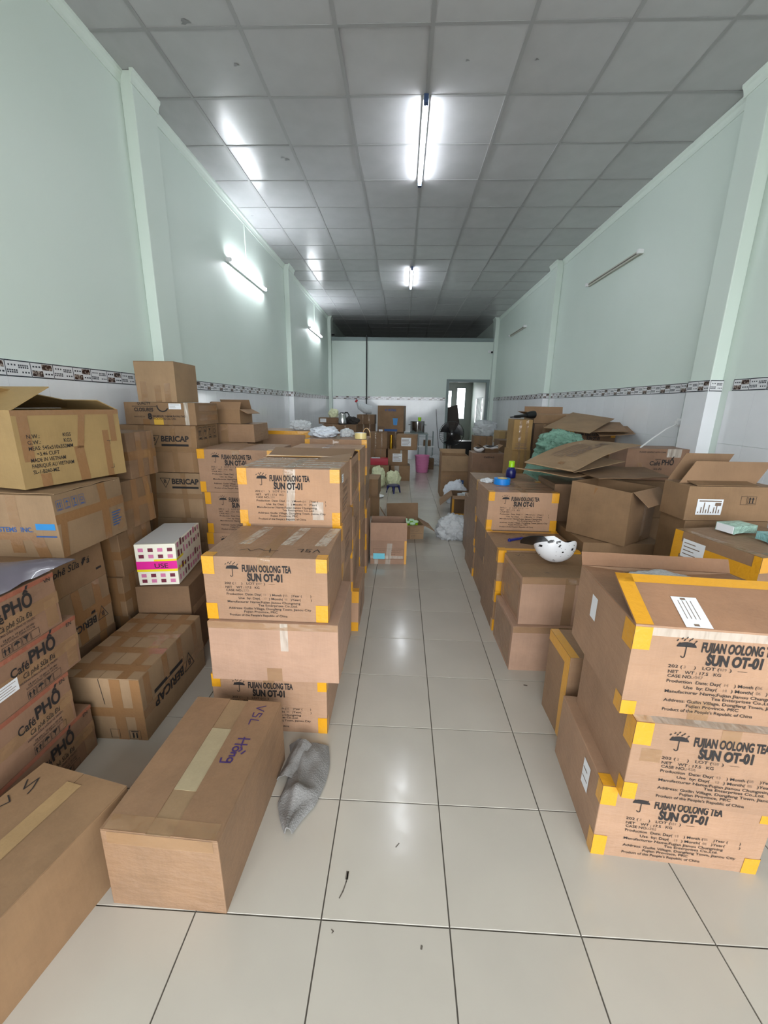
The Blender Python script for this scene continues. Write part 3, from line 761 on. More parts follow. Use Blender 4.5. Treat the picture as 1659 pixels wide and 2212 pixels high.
Carton('brown_carton', 'old brown carton under the white box with pink product pictures', (-1.545, 2.142), 0, .305, .46, .498, 7, BRND, .008, .012).strip('R', .02, .3, .44, .35, TAPEC)
Wb = Carton('product_box', 'small white box printed with pink product pictures and yellow bands', (-1.53, 2.158), .50, .225, .44, .255, 9, mat('white_printed_card', (232, 228, 212), .4, bump=.05), .003, .004)
MG = mat('magenta_print', (222, 40, 150), .4); YP = mat('yellow_print', (238, 216, 40), .4)
Wb.strip('F', 0, .10, .225, .15, MG, 'pink_band', .0012); Wb.strip('F', 0, .085, .225, .10, YP, 'yellow_band', .0012); Wb.strip('F', .1, .15, .225, .162, YP, 'yellow_band', .0012)
Wb.strip('R', 0, .088, .12, .102, YP, 'yellow_band', .0012); Wb.strip('R', 0, .150, .10, .164, YP, 'yellow_band', .0012); Wb.strip('T', .0, .01, .215, .43, mat('grey_white_card', (205, 205, 205), .4), 'lid', .0012)
Wb.art('F', P2().text('USE', .10, .108, .028, .075, .01), INK)
r = random.Random(4); pa, pb = P2(), P2()
for i in range(9):
    for j in range(4):
        u = .02+.046*i; v = .02+.058*j+(.03 if j > 1 else 0)
        (pa if r.random() < .6 else pb).rect(u, v, u+r.uniform(.016, .03), v+r.uniform(.025, .045))
Wb.art('R', pa, mat('pink_print', (206, 120, 160), .5), 'product_print'); Wb.art('R', pb, mat('dark_red_print', (110, 40, 60), .5), 'product_print')
pa, pb = P2(), P2()
for i in range(4):
    for j in range(4):
        u = .02+.053*i; v = (.015, .05, .17, .21)[j]; (pa if (i+j) % 2 else pb).rect(u, v, u+.028, v+.022)
Wb.art('F', pa, MATS['pink_print'], 'product_print'); Wb.art('F', pb, MATS['dark_red_print'], 'product_print')

for i in range(4):
    nm = ['lowest', 'second', 'third', 'topmost'][i]
    c = Carton('cap_carton', 'BERICAP carton in the upright tower by the left wall, %s of four' % nm, (-2.036+.010*i*(-1)**i, 2.93+.006*i), .348*i, .565, .37, .346, [0, 1, -1, .5][i], BRN2 if i != 3 else BRN, .004, .006, 'BERICAP cartons in the tower')
    if i > 1: c.art('F', bericap_print(.215, .20 if i == 3 else .235, .98), INK)
    c.strip('F', .12, 0, .165, .346, TAPEB if i < 3 else TAPEC, skew=.02); c.strip('F', .38, 0, .42, .346, TAPEC, skew=-.01); c.strip('F', .0, .15, .565, .19, TAPEC, off=.001); c.strip('F', .525, 0, .565, .346, TAPEC)
    c.strip('R', .16, 0, .2, .346, TAPEC)
    if i == 3: c.art('R', icons_print(.03, .24, .06), INK)
Q = Carton('flat_carton', 'shallow carton printed QUALITY CLOSURES on the BERICAP tower', (-1.995, 2.935), 1.392, .52, .36, .158, 0, BRN, .004, .006)
Q.art('F', P2().text('QUALITY', .10, .142, .017, .10, .02).rect(.06, .128, .24, .131).text('CLOSURES', .075, .095, .024, .14, .03).text('8', .17, .04, .04, None, .05).text('SAN MIGUEL YAMAMURA PHU THO', .205, .055, .013, .24, .015)
      .text('PACKAGING CO., LTD.', .205, .037, .013, .17, .015).arc(.285, .135, .04, 180, 330, .009).text('BINNOVED BY', .07, .052, .009, .08), INK)
Q.sticker('F', .33, .112, .42, .152, 3); Q.strip('F', .13, 0, .18, .04, TAPEB); Q.strip('F', .21, 0, .28, .05, mat('dull_yellow_tape', (214, 170, 70), .3, coat=.5)); Q.strip('F', .44, 0, .47, .158, FILM); Q.strip('F', .31, 0, .35, .09, TAPEC)
for v in (.03, .1): Q.strip('R', .05, v, .34, v+.04, TAPEB)
Tc = Carton('small_carton', 'small plain carton on the very top of the left pile, above the QUALITY CLOSURES carton', (-1.895, 2.945), 1.551, .285, .34, .275, 2, BRN2, .003, .005)
for u, hh in ((.03, .14), (.13, .115), (.20, .13)): Tc.strip('F', u, 0, u+.045, hh, TAPEC)
Tc.flaps(.004, 'u')
# carton column behind the tower
for i, (z0, z1) in enumerate(((0, .42), (.42, .84), (.84, 1.23))):
    Carton('brown_carton', 'plain brown carton, %s from the floor, under the small open-flap box column' % ['first', 'second', 'third'][i], (-1.74, 3.42), z0, .44, .40, z1-z0, 0, BRN, group='cartons in the column behind the tower')
Carton('wrapped_carton', 'film-wrapped brown carton below the small open-flap box', (-1.72, 3.42), 1.231, .48, .40, .15, 2, WRP, .005, .008).strip('F', .2, 0, .26, .15, TAPEC)
OpenBox('open_carton', 'small brown box with raised open flaps against the left wall tiles', (-1.62, 3.46), 1.383, .27, .22, .115, -6, BRN, {'B': (115, .09), 'R': (-25, .08), 'F': (118, .07), 'L': (100, .06)})

# ------------------------------------------------------------------ centre: the oolong tea stacks
CG_ = 'tea cartons in the central stack'
tea('tea carton at the foot of the central stack, behind the long Hồng carton', (-.875, 1.635), 0, 0, .55, .445, .312, lot='402', case='281', group=CG_)
c = Carton('plain_carton', 'plain pink-tan carton without print between two tea cartons in the central stack', (-.85, 1.60), .313, .592, .47, .298, 0, TEAS, .004, .004, CG_)
c.strip('F', .33, .16, .365, .298, FILM); c.strip('F', .0, .265, .592, .298, TAPEC, off=.0009); c.strip('F', .26, 0, .33, .07, TAPEC)
c = tea('tea carton CASE 273 with handwriting on its film-wrapped lid, third from the floor', (-.852, 1.62), .612, 0, .545, .455, .303, lot='407', case='273', group=CG_)
a = P2(); vsl(a, .005, .9, (0, 0)); a.v = [(.50-x, .12-y*1.0) for x, y in a.v]; a.stroke([(.14, .075), (.17, .095), (.19, .07), (.22, .10), (.25, .08), (.31, .085)], .004).stroke([(.28, .06), (.27, .105)], .004); c.art('T', a, INK, 'handwriting', .003)
for u in (.10, .30, .46): c.strip('T', u, .16, u+.055, .44, FILM, 'stretch_film', .0017, skew=.03)
# second column
for i in range(3):
    tea('tea carton in the second central column, %s from the floor' % ['first', 'second', 'third'][i], (-.87+.004*i, 2.11), .306*i, [0, .8, -.6][i], front=False, top=False, group=CG_, side='R', d=.44)
c = tea('tea carton CASE 239 with a crumpled film-wrapped lid, set back on the central stack', (-.869, 2.105), .918, 0, .55, .445, .308, lot='398', case='239', group=CG_, side='R', m=card('tea_cardboard_worn', (196, 152, 118), .6, .2))
for v in (.05, .13, .21, .29, .37): c.strip('T', .01, v, .54, v+.05, FILM, 'stretch_film', .0018, skew=.01*(-1)**int(v*50))
c.sticker('R', .06, .225, .12, .27, 3); c.strip('F', .255, .02, .30, .306, FILM, 'stretch_film', .0012, skew=.015)
c.strip('F', .40, .03, .46, .13, FILM, 'stretch_film', .0012)
MB().sheet(lambda a, b: c.P('T', .36+.2*a, .30+.16*b, .004+.03*a*b), 5, 5, .003).build('flap', BRN, c.o)
# third column, its lowest carton pushed out into the aisle
tea('lowest tea carton pushed out into the aisle with yellow tape on its corner', (-.82, 2.57), 0, 0, front=False, top=False, group=CG_, side='R')
for i in (1, 2): tea('tea carton in the third column of the central stack, %s from the floor' % ['', 'second', 'third'][i], (-.86, 2.57), .306*i, 0, front=False, top=False, group=CG_, side='R')
t5 = OpenBox('tea_carton', 'opened tea carton on the central stack, flap edged with yellow tape', (-.865, 2.575), .918, .55, .45, .30, 0, TEA, {'F': (168, .22), 'B': (172, .21)}, group=CG_)
t5.strip('R', .03, .05, .4, .25, TAPEC)
MB().sheet(lambda a, b: Vector((-.275+.55*a, -.225+.03*b, .312+.003*b)), 4, 2, .002).build('tape', TAPEY, t5.o)
# fourth and fifth columns
for i in range(4): tea('tea carton in the fourth column of the central stack, %s from the floor' % ['first', 'second', 'third', 'fourth'][i], (-.86, 3.05), .306*i, 0, front=False, top=(i == 3), group=CG_)
for i in range(4):
    h = .314
    tea('tea carton at the far end of the central stack, %s from the floor' % ['first', 'second', 'third', 'fourth'][i], (-.865+.012*(i % 2)+(.012 if i == 0 else 0), 3.60), h*i, 0, h=h, front=False, top=(i == 3), group=CG_, side='R')
# left-hand column of tea cartons
for i in range(4):
    tea('tea carton in the column beside the BERICAP tower, %s from the floor' % ['first', 'second', 'third', 'fourth'][i], (-1.425+.006*i*(-1)**i, 2.83), .309*i, 0, h=.309, front=i > 0, top=(i == 3), group=CG_, lot='40%d' % i, case='2%d3' % i)
for i in range(4):
    c = tea('tea carton behind the left-hand tea column, %s from the floor' % ['first', 'second', 'third', 'fourth'][i], (-1.47, 4.12), .322*i, 0, h=.321, d=.44, front=False, top=False, group=CG_)
    if i == 3: c.strip('F', 0, .285, .55, .321, TAPEY); c.strip('T', 0, 0, .55, .03, TAPEY)
# things lying on the central stack
tr = empty('tape_roll', (-.37, 3.72, 1.2575)); tag(tr, 'thick roll of clear packing tape lying on the central tea stack', 'tape')
MB().lathe([(.038, .002), (.038, .05), (.055, .05), (.055, .0), (.038, .0)], 32, cap=False).build('tape', mat('amber_clear_tape', (226, 206, 140), .15, coat=.8), tr, True, 40)
MB().lathe([(.0375, .0), (.0375, .052), (.034, .052), (.034, 0), (.0375, 0)], 32, cap=False).build('core', WHT, tr, True, 40)
dsp = MB().sheet(lambda a, b: Vector((-.32+.035*math.cos(a*3.1), 3.74+.05*b, 1.262+.085*math.sin(a*3.1))), 10, 2, .003).build('tape_loop', TAPEY, None); tag(dsp, 'loop of yellow tape standing behind the clear tape roll', 'tape')
blob('plastic_bag', 'white plastic bag on the tea cartons beside the tape roll', 'bag', (-.72, 3.84, 1.258), (.12, .11, .05), PLASTICW, 3, .35, 2.6, .2, crease=.12)
blob('plastic_bag', 'clear plastic bag between the white bag and the tape roll', 'bag', (-.52, 3.90, 1.258), (.06, .06, .04), PLASTIC, 5, .35, 2.6, .2, crease=.12)
blob('plastic_wrap', 'clump of clear wrap on the far left tea carton', 'wrap', (-1.05, 4.3, 1.29), (.10, .08, .05), PLASTIC, 8, .4, 3, .2, crease=.15)

# ------------------------------------------------------------------ right side
RG = 'tea cartons in the front right stack'
c = tea('tea carton CASE 262 on the floor, bottom of the front right stack', (.722, 1.142), 0, -4.5, lot='331', case='262', group=RG)
c.sticker('L', .30, .16, .36, .27, 2)
c = tea('tea carton CASE 456, middle of the front right stack', (.762, 1.100), .306, -5, lot='428', case='456', group=RG); c.strip('T', .0, .0, .55, .035, FILM, 'stretch_film', .002)
c.strip('F', .03, .16, .09, .21, TAPEC); c.strip('L', .40, .20, .455, .306, TAPEY, skew=.0)
R1T = OpenBox('tea_carton', 'opened tea carton CASE 047 with a white label, top of the front right stack', (.722, 1.132), .613, .56, .475, .318, -4.5, TEA, {'F': (155, .20, .0), 'B': (62, .055), 'L': (185, .16), 'R': (185, .20)}, group=RG, inside=card('tea_inner', (178, 132, 100), .3))
pa, pb = tea_print(.56, .310, '419', '047', '14', '06'); pa.shift(.02, 0); pb.shift(.02, 0); R1T.art('F', pa); R1T.art('F', pb, INKG, 'stamped_numbers')
for (u0, v0, u1, v1) in ((0, 0, .045, .05), (.0, .235, .05, .312), (.515, 0, .56, .06), (.515, .24, .56, .312)): R1T.strip('F', u0, v0, u1, v1, TAPEY)
for (u0, v0, u1, v1) in ((.41, .23, .475, .312), (.43, 0, .475, .06)): R1T.strip('L', u0, v0, u1, v1, TAPEY)
R1T.strip('L', .15, .17, .2, .26, PAP, 'label_sticker'); R1T.strip('F', .2, .0, .26, .07, TAPEC); R1T.strip('F', .0, .285, .56, .312, FILM, 'stretch_film', .0009)
# yellow tape edging and the label on the half-open front flap
_a = math.radians(155); _o = Vector((0, -1, 0)); _d = _o*math.cos(_a)+Vector((0, 0, math.sin(_a)))
def flp(u, q, off=.003): return Vector((-.28+u, -.2375, .318))+_d*q+Vector((0, -math.sin(_a)*1, -math.cos(_a)))*0+Vector((0, 0, off))
MB().grid(lambda a, b: flp(.56*a, .168+.036*b), 6, 2).build('tape', TAPEY, R1T.o)
MB().grid(lambda a, b: flp(.05*a, .205*b), 2, 4).build('tape', TAPEY, R1T.o)
MB().grid(lambda a, b: flp(.14+.075*a, .0+.115*b), 2, 2).build('label_sticker', PAP, R1T.o)
ag = P2()
for i in range(4): ag.rect(.155+.012*i, .03, .157+.012*i, .10)
ag.rect(.165, .004, .18, .012).rect(.165, .102, .18, .11)
mesh('label_print', [flp(u, v, .0038) for u, v in ag.v], ag.f, INKG, R1T.o)
blob('inner_liner', '', '', (-.03, .08, .292), (.12, .13, .03), PLASTIC, 4, .3, 2, .2, parent=R1T.o)
c = Carton('tea_carton', 'tea carton standing on edge behind the front right stack', (.80, 1.66), 0, .55, .25, .455, 1, WRP, .004, .004)
c.strip('L', .0, .40, .25, .455, TAPEY); c.strip('T', .0, .0, .04, .25, TAPEY); c.strip('L', .2, 0, .25, .4, TAPEY)
c = Carton('plain_carton', 'plain pink-brown carton on the floor below the helmet stack', (.688, 2.19), 0, .565, .41, .300, 1, TEAS, .005, .006); c.strip('F', .0, .26, .565, .30, TAPEC, off=.0009); c.strip('F', .27, 0, .33, .3, TAPEC); c.strip('L', .02, .02, .38, .28, TAPEC, off=.0008)
c = Carton('plain_carton', 'plain pink-brown carton with the white helmet lying on its lid', (.725, 2.215), .301, .55, .405, .302, 1, TEAS, .005, .006); c.flaps(.005, 'u', BRN)
c.strip('F', .0, .262, .55, .302, TAPEC, off=.0009); c.strip('F', .25, 0, .31, .3, TAPEC); c.strip('L', .02, .02, .38, .28, TAPEC, off=.0008)
c.art('T', P2().stroke([(.06, .37), (.075, .345), (.09, .375)], .003).stroke([(.10, .36), (.115, .36)], .003).text('VSL', .15, .06, .014), INK, 'handwriting', .005)
# helmet, upside down on the carton
hx, hy, hz = .985, 2.36, .608
he = empty('helmet', (hx, hy, hz-.004), math.radians(12)); he.rotation_euler = (math.radians(-30), math.radians(4), math.radians(10)); he.location = (hx, hy+.05, hz+.020); tag(he, 'white speckled half helmet with black visor lying upside down on a carton', 'helmet')
def helm_mat():
    k = NT('white_speckled_shell'); c_ = k.ramp(k.noise(26, 2, k.coords((1, .6, 1.6))), .33, .37, lin((20, 20, 22)), lin((236, 236, 240)))
    k.l(c_, k.b.inputs['Base Color']); k.b.inputs['Roughness'].default_value = .3; return k.m
def hsurf(R, zt):
    def fn(a, b):
        th = 2*math.pi*a; rim = 1.0+.10*math.sin(th*2+.6)+.06*math.sin(th*5)
        ph = math.pi*.5*b*min(1.08, rim*1.0); r_ = R*math.sin(ph)
        return Vector((r_*1.06*math.cos(th), r_*.88*math.sin(th), .128-(R+.003)*math.cos(ph)*1.0))
    return fn
MB().grid(hsurf(.125, 0), 40, 14).build('shell', helm_mat(), he, True, 60)
MB().grid(hsurf(.117, 0), 40, 14).build('liner', BLK, he, True, 60)
def vis(a, b):
    t = math.radians(150+75*a); r_ = .118+.085*b
    return Vector((r_*math.cos(t)*1.05, r_*math.sin(t)*.9, .112+.03*b*math.sin(math.pi*(.2+.6*a))))
MB().sheet(vis, 10, 5, .005).build('visor', BLK, he, True)
for (t, zz, r_) in ((-62, .068, .0095), (-95, .048, .006), (-112, .098, .004)):
    t = math.radians(t); ph = math.acos((.128-zz)/.128); rr = .1262*math.sin(ph)
    p = Vector((rr*1.06*math.cos(t), rr*.88*math.sin(t), zz)); n = Vector((p.x, p.y, (zz-.128))).normalized(); a1 = n.orthogonal().normalized(); a2 = n.cross(a1)
    mesh('vent_hole', [p+n*.0025+a1*(r_*math.cos(q*.524))+a2*(r_*math.sin(q*.524)) for q in range(12)], [tuple(range(12))], BLK, he)
# columns behind
for i in range(2):
    c = tea('tea carton behind the helmet cartons, %s' % ['on the floor', 'with a blue box cutter on its lid'][i], (.683, 2.645), .306*i, 0, d=.44, front=False, top=True, m=WRP)
    c.strip('T', 0, .0, .55, .04, TAPEY, off=.0016); c.strip('T', .0, .4, .55, .44, TAPEY, off=.0016); c.strip('F', 0, .08, .03, .22, TAPEC)
c.art('T', P2().stroke([(.1, .35), (.12, .37), (.14, .35), (.17, .365), (.2, .35)], .003).stroke([(.26, .36), (.28, .375), (.31, .35), (.35, .36)], .003), INK, 'handwriting', .003)
bc = empty('box_cutter', (.86, 2.87, .613), math.radians(28)); tag(bc, 'small blue box cutter lying on a tea carton behind the helmet', 'cutter')
bevel(MB().box(-.065, .065, -.011, .011, .002, .016).build('handle', mat('dark_blue_plastic', (28, 40, 120), .3), bc), .004)
MB().box(.062, .085, -.006, .006, .007, .0085).build('blade', STEEL, bc); MB().lathe([(.012, .0005), (.012, .018), (.007, .018), (.007, .0005), (.012, .0005)], 14, (-.066, 0, 0), cap=False).build('end_loop', MATS['dark_blue_plastic'], bc)
for i in range(2): tea('tea carton below the blue tape carton, %s from the floor' % ['first', 'second'][i], (.705-.008*i, 3.12), .306*i, 0, front=False, top=False, m=WRP)
c = tea('tea carton with the bright blue tape roll on its lid', (.688, 3.115), .612, 0, .54, .46, .308, lot='406', case='31')
for v in (.1, .2, .33): c.strip('T', .1, v, .53, v+.03, TAPEC, 'stretch_film', .0016)
for k in range(2):
    for i in range(3 if k == 0 else 2):
        tea('tea carton in the column %s the blue tape carton, %s from the floor' % (['just behind', 'two places behind'][k], ['first', 'second', 'third'][i]), (.70+.04*k-.005*i, 3.60+.48*k), .306*i, 0, front=False, top=(i == 2), m=WRP)
tb = empty('tape_roll', (.86, 3.44, .9215), .4); tag(tb, 'bright blue tape roll lying on a tea carton', 'tape')
MB().lathe([(.042, .0), (.042, .05), (.068, .05), (.068, 0), (.042, 0)], 32, cap=False).build('tape', BLUE, tb, True, 40)
MB().lathe([(.0415, .001), (.0415, .051), (.037, .051), (.037, .001), (.0415, .001)], 32, cap=False).build('core', mat('card_core', (206, 182, 120), .7), tb, True, 40)
sc_ = blob('plastic_scrap', 'small crumpled plastic scrap beside the blue tape roll', 'wrap', (.75, 3.50, .9215), (.05, .035, .02), PLASTIC, 12, .4, 3, .2)
bo = empty('bottle', (1.02, 3.78, .9215)); tag(bo, 'blue bottle with lime green cap beyond the blue tape roll', 'bottle')
MB().lathe([(.04, 0), (.045, .01), (.045, .06), (.036, .085), (.02, .10)], 24).build('body', NAVY, bo, True, 50); MB().lathe([(.027, .098), (.027, .15), (.024, .153)], 24).build('cap', LIME, bo, True, 50)

# boxes between the tea columns and the right wall
Carton('brown_carton', 'brown carton at floor level under the crumpled open carton', (1.27, 2.70), 0, .55, .55, .33, 0, BRN)
Carton('brown_carton', 'brown carton just below the crumpled open carton', (1.27, 2.72), .331, .55, .53, .33, 0, BRN).strip('F', .0, .15, .55, .2, TAPEC)
for i in range(3): Carton('brown_carton', 'narrow brown carton behind the blue tape carton, %s from the floor' % ['first', 'second', 'third'][i], (1.255, 3.30), .32*i, .36, .42, .318, 0, WRP)
big = OpenBox('crumpled_carton', 'big crumpled open carton with bulging sides under the flattened sheets', (1.245, 2.965), .665, .42, .37, .368, -52, BRN, {'R': (-38, .13, .0)})
for vtx in big.body.data.vertices:
    if vtx.co.z > .2: vtx.co += Vector((.02*noise.noise(vtx.co*9), .03*noise.noise(vtx.co*8+Vector((3, 0, 0))), .02*noise.noise(vtx.co*7)))
big.strip('F', .17, .24, .21, .36, TAPEB); big.strip('R', .2, 0, .24, .36, TAPEC)
for i in range(3):
    c = tea('yellow-edged tea carton by the right wall, %s of its column' % ['bottom', 'middle', 'top'][i], (1.66-.01*i, 1.79), .306*i, 13, d=.455, front=False, top=True, m=WRP)
c.strip('L', 0, .18, .455, .25, TAPEY); c.strip('L', 0, 0, .05, .306, TAPEY, off=.001); c.strip('T', .05, .0, .5, .05, TAPEC); c.strip('T', 0, .0, .045, .455, TAPEC, off=.0018); c.sticker('L', .06, .17, .19, .27, 4)
for i in range(3): Carton('brown_carton', 'brown carton below the shipping-label carton, %s from the floor' % ['first', 'second', 'third'][i], (1.71, 2.42), .306*i, .50, .22, .305, 2, BRN)
lb = Carton('labelled_carton', 'carton with a big white shipping label and upright arrows by the right wall', (1.69, 2.41), .921, .53, .22, .205, 2, BRN, .003)
k = lb.strip('F', .06, .035, .21, .13, PAP, 'label_sticker', .0022); a = P2()
for i in range(9): a.rect(.07+.015*i, .045, .076+.015*i, .05+.07*((i*7) % 5)/5+.004)
a.rect(.07, .115, .2, .122).rect(.165, .09, .2, .11); lb.art('F', a, INKG, 'label_print', .003, k)
lb.art('F', P2().frame(.31, .10, .345, .15, .0015).frame(.35, .10, .40, .15, .0015).rect(.36, .11, .366, .135).rect(.378, .11, .384, .135).poly([(.355, .133), (.371, .133), (.363, .145)]).poly([(.373, .133), (.389, .133), (.381, .145)]).rect(.355, .106, .395, .109), INK)
MB().sheet(lambda a, b: Vector((-.265+.46*a+.09*b, -.02+.02*b, .208+.13*b)), 4, 3, .004).build('flap', INS, lb.o)
MB().sheet(lambda a, b: Vector((-.265+.30*a+.10*b, .09+.02*b, .208+.165*b)), 4, 3, .004).build('flap', INS, lb.o)
MB().sheet(lambda a, b: Vector((-.22+.36*a, -.105+.10*b, .211+.014*b)), 4, 3, .004).build('flap', BRN, lb.o)
# tissue packs
tp = empty('tissue_pack', pz(1588, 1148, .9245), .25); tag(tp, 'white and green soft tissue pack lying on the yellow-taped carton', 'tissue pack')
PG = film_mat('pale_green_wrap', (176, 210, 196), 1, .25)
o = MB().sheet(lambda a, b: Vector((-.075+.15*a, -.05+.10*b, .045+.01*math.sin(math.pi*a)*math.sin(math.pi*b))), 8, 6, .044).build('wrap', PG, tp, True); MB().box(-.078, -.074, -.045, .045, .003, .043).build('end_label', PAP, tp)
tp = empty('tissue_pack', pz(1690, 1172, .9245), -.05); tag(tp, 'blue-green wrapped tissue pack beside the white and green one', 'tissue pack')
MB().sheet(lambda a, b: Vector((-.09+.18*a, -.05+.10*b, .042+.012*math.sin(math.pi*a)*math.sin(math.pi*b))), 8, 6, .041).build('wrap', film_mat('aqua_wrap', (150, 204, 206), 1, .25), tp, True); MB().box(-.05, .03, -.0515, -.0495, .008, .034).build('front_label', PAP, tp)

# flattened cardboard on the right
def quad_sheet(name, label, pts, m=BRN, t=.005, sag=.0, group='flattened cardboard sheets', seed=1):
    p = [Vector(q) for q in pts]
    def fn(a, b):
        q = p[0].lerp(p[1], a).lerp(p[3].lerp(p[2], a), b)
        return q+Vector((0, 0, sag*math.sin(math.pi*a)*math.sin(math.pi*b)+.006*noise.noise(Vector((a*3+seed, b*3, 0)))))
    o = MB().sheet(fn, 10, 8, t).build(name, m, None); tag(o, label, 'cardboard', group); return o
quad_sheet('flattened_carton', 'lowest flattened sheet with blue printed edge, drooping over the blue tape carton', [pY(1112, 1010, 3.2), (1.27, 3.02, 1.062), (1.95, 3.38, 1.075), (1.2, 3.8, 1.0)], BRN, sag=.0, seed=2)
quad_sheet('flattened_carton', 'grey-brown flattened sheet between the lowest sheet and the folded carton', [(1.40, 2.90, 1.078), (1.92, 2.95, 1.088), (2.0, 3.42, 1.095), (1.35, 3.5, 1.080)], BRND, sag=.0, seed=3)
# folded carton: two layers joined by a rounded fold along the near-left edge
fo = empty('folded_carton', (0, 0, 0)); tag(fo, 'folded flattened carton gaping open, lying on the flattened sheets', 'cardboard')
FA, FB, FC, FD = pY(1133, 1004, 3.30)+Vector((0, 0, .03)), pY(1237, 1026, 3.02)+Vector((0, 0, .035)), pY(1385, 961, 3.42), pY(1265, 950, 3.78)
fo.location = (FA+FB+FC+FD)/4; fo.location.z = 1.10
def fold(a, b):
    """a along the fold edge, b: 0 lower free edge .. .45 fold .. 1 upper free edge"""
    e = FA.lerp(FB, a); u = FD.lerp(FC, a); n_ = Vector((0, 0, 1)); inw = (u-e); inw.z = 0; L = inw.length; inw.normalize()
    if b < .40: q = (.40-b)/.40; p = e+inw*(.03+(L-.06)*.8*q)+n_*(-.020+.05*q)
    elif b < .52: q = (b-.40)/.12*math.pi; p = e+inw*(.03-.035*math.sin(q))+n_*(-.010-.010*math.cos(q))
    else: q = (b-.52)/.48; p = (e+inw*.03).lerp(u, q)+n_*(.03*math.sin(math.pi*q))
    return p+n_*(.006*noise.noise(Vector((a*3, b*6, 4))))-fo.location
MB().sheet(fold, 6, 44, .005).build('panel', BRN2, fo, True, 30)
def fart(u, v): return fold(u, .52+.48*v)+Vector((0, 0, .004))
a = P2().text('BERICAP', 0, 0, .16, .62, .02)
mesh('printed_text', [fart(.62-y*1.0, .25+x) for x, y in a.v], a.f, INKG, fo)
for i in range(4): MB().grid(lambda p, q: fart(.22+.06*i+.02*p, .2+.5*q), 1, 4).build('printed_line', INKG, fo)
MB().grid(lambda p, q: fart(.55+.10*p, .06+.05*q), 2, 2).build('tape', TAPEB, fo)
cb = Carton('coffee_carton', 'Café carton standing against the right wall behind the folded sheet', (1.93, 3.58), .96, .56, .30, .27, 0, CAFE, .003)
cb.art('F', P2().text('Café', .20, .13, .035, .09, .02).text('PHỐ', .30, .135, .045, .10, .03).text('Sữa Đá', .24, .09, .016, .07, .01, .25).text('PLEASE HANDLE WITH CARE', .10, .235, .012, .22, .015).text('KEEP UPRIGHT', .05, .04, .01, .13, .01).text('ngon', .24, .175, .014, .05, .01, .3), INK)
cb.strip('F', .10, .10, .14, .15, TAPEB); cb.strip('F', .33, .2, .45, .27, FILM)
for i in range(3): Carton('brown_carton', 'plain carton carrying the Café carton by the right wall, %s from the floor' % ['first', 'second', 'third'][i], (1.90, 3.52), .32*i, .60, .42, .318, 0, BRN)
# ------------------------------------------------------------------ far right pile
def col(label, x, y, w, d, zs, m=BRN, rot=0, tape=True, name='brown_carton'):
    nm = ['bottom', 'second', 'third', 'fourth', 'fifth']
    cs = []
    for i, (a_, b_) in enumerate(zip(zs[:-1], zs[1:])):
        c_ = Carton(name, '%s, %s from the floor' % (label, nm[i] if i else 'first'), (x+.008*(-1)**i, y+.006*(-1)**i), a_+.0005, w, d, b_-a_-.001, rot+2.5*(-1)**i, m, .003, .005)
        if tape: c_.strip('F', w*.3, 0, w*.3+.03, b_-a_, TAPEC); c_.strip('F', w*.65, 0, w*.65+.03, b_-a_, TAPEC)
        cs.append(c_)
    return cs
cs = col('yellow-brown carton beside the green sack', 1.34, 5.0, .215, .36, [0, .33, .68, 1.05, 1.41], card('ochre_cardboard', (178, 140, 86), .1))
cs[3].art('F', P2().text('CWOSE', .04, .05, .035, .12, .02).rect(.03, .02, .18, .03), INKG)
cs = col('tea carton in the far right stack', 2.0, 5.0, .53, .46, [0, .306, .612, .918, 1.0], WRP, 0, False, 'tea_carton')
sun = tea('tea carton below the uppermost flattened sheets by the right wall', (2.0, 5.0), 1.0, 0, .53, .46, .30, lot='411', case='88', m=BRND)
col('brown carton in the stack behind the green sack', 1.63, 5.15, .34, .40, [0, .35, .7, 1.05, 1.36], BRND)
OpenBox('open_carton', 'open brown carton behind the black hair dryer on the far right pile', (1.62, 5.2), 1.362, .50, .36, .10, 3, BRN, {'B': (80, .1), 'F': (170, .1), 'L': (20, .1)})
hd = empty('hair_dryer', (1.50, 5.08, 1.437), math.radians(25)); tag(hd, 'black hair dryer with cord lying on the yellow-brown carton stack', 'hair dryer')
MB().tube([(.10, 0, .03), (.06, 0, .028), (-.02, 0, .022)], [.045, .045, .03], 16).build('barrel', BLK, hd, True, 50); MB().tube([(-.0, 0, .02), (-.10, .0, .012), (-.19, 0, .008)], [.022, .018, .012], 10).build('handle', BLK, hd, True, 50)
MB().tube([(.1005, 0, .03), (.108, 0, .031)], [.03, .03], 16).build('nozzle_ring', STEEL, hd)
MB().tube([(-.19, 0, .008), (-.24, .02, .0), (-.27, -.03, -.005), (-.22, -.08, -.005), (-.15, -.06, -.004)], .004, 6).build('cord', CABLE, hd)
quad_sheet('flattened_carton', 'uppermost flattened sheet sloping off the far right pile', [(1.60, 4.75, 1.335), (1.98, 4.45, 1.30), (2.46, 4.95, 1.44), (2.12, 5.30, 1.50)], BRN2, sag=.01, seed=5, group='flattened sheets on the far right pile')
quad_sheet('flattened_carton', 'folded sheet with a torn end under the uppermost flattened sheet', [(1.98, 4.60, 1.305), (2.40, 4.50, 1.32), (2.53, 4.95, 1.40), (2.14, 5.1, 1.40)], BRN, sag=.0, seed=6, group='flattened sheets on the far right pile')
quad_sheet('flattened_carton', 'torn sheet hanging beside the wall on the far right pile', [(2.12, 4.52, 1.265), (2.46, 4.46, 1.30), (2.54, 4.8, 1.365), (2.2, 4.85, 1.33)], BRN, sag=-.02, seed=7, group='flattened sheets on the far right pile')
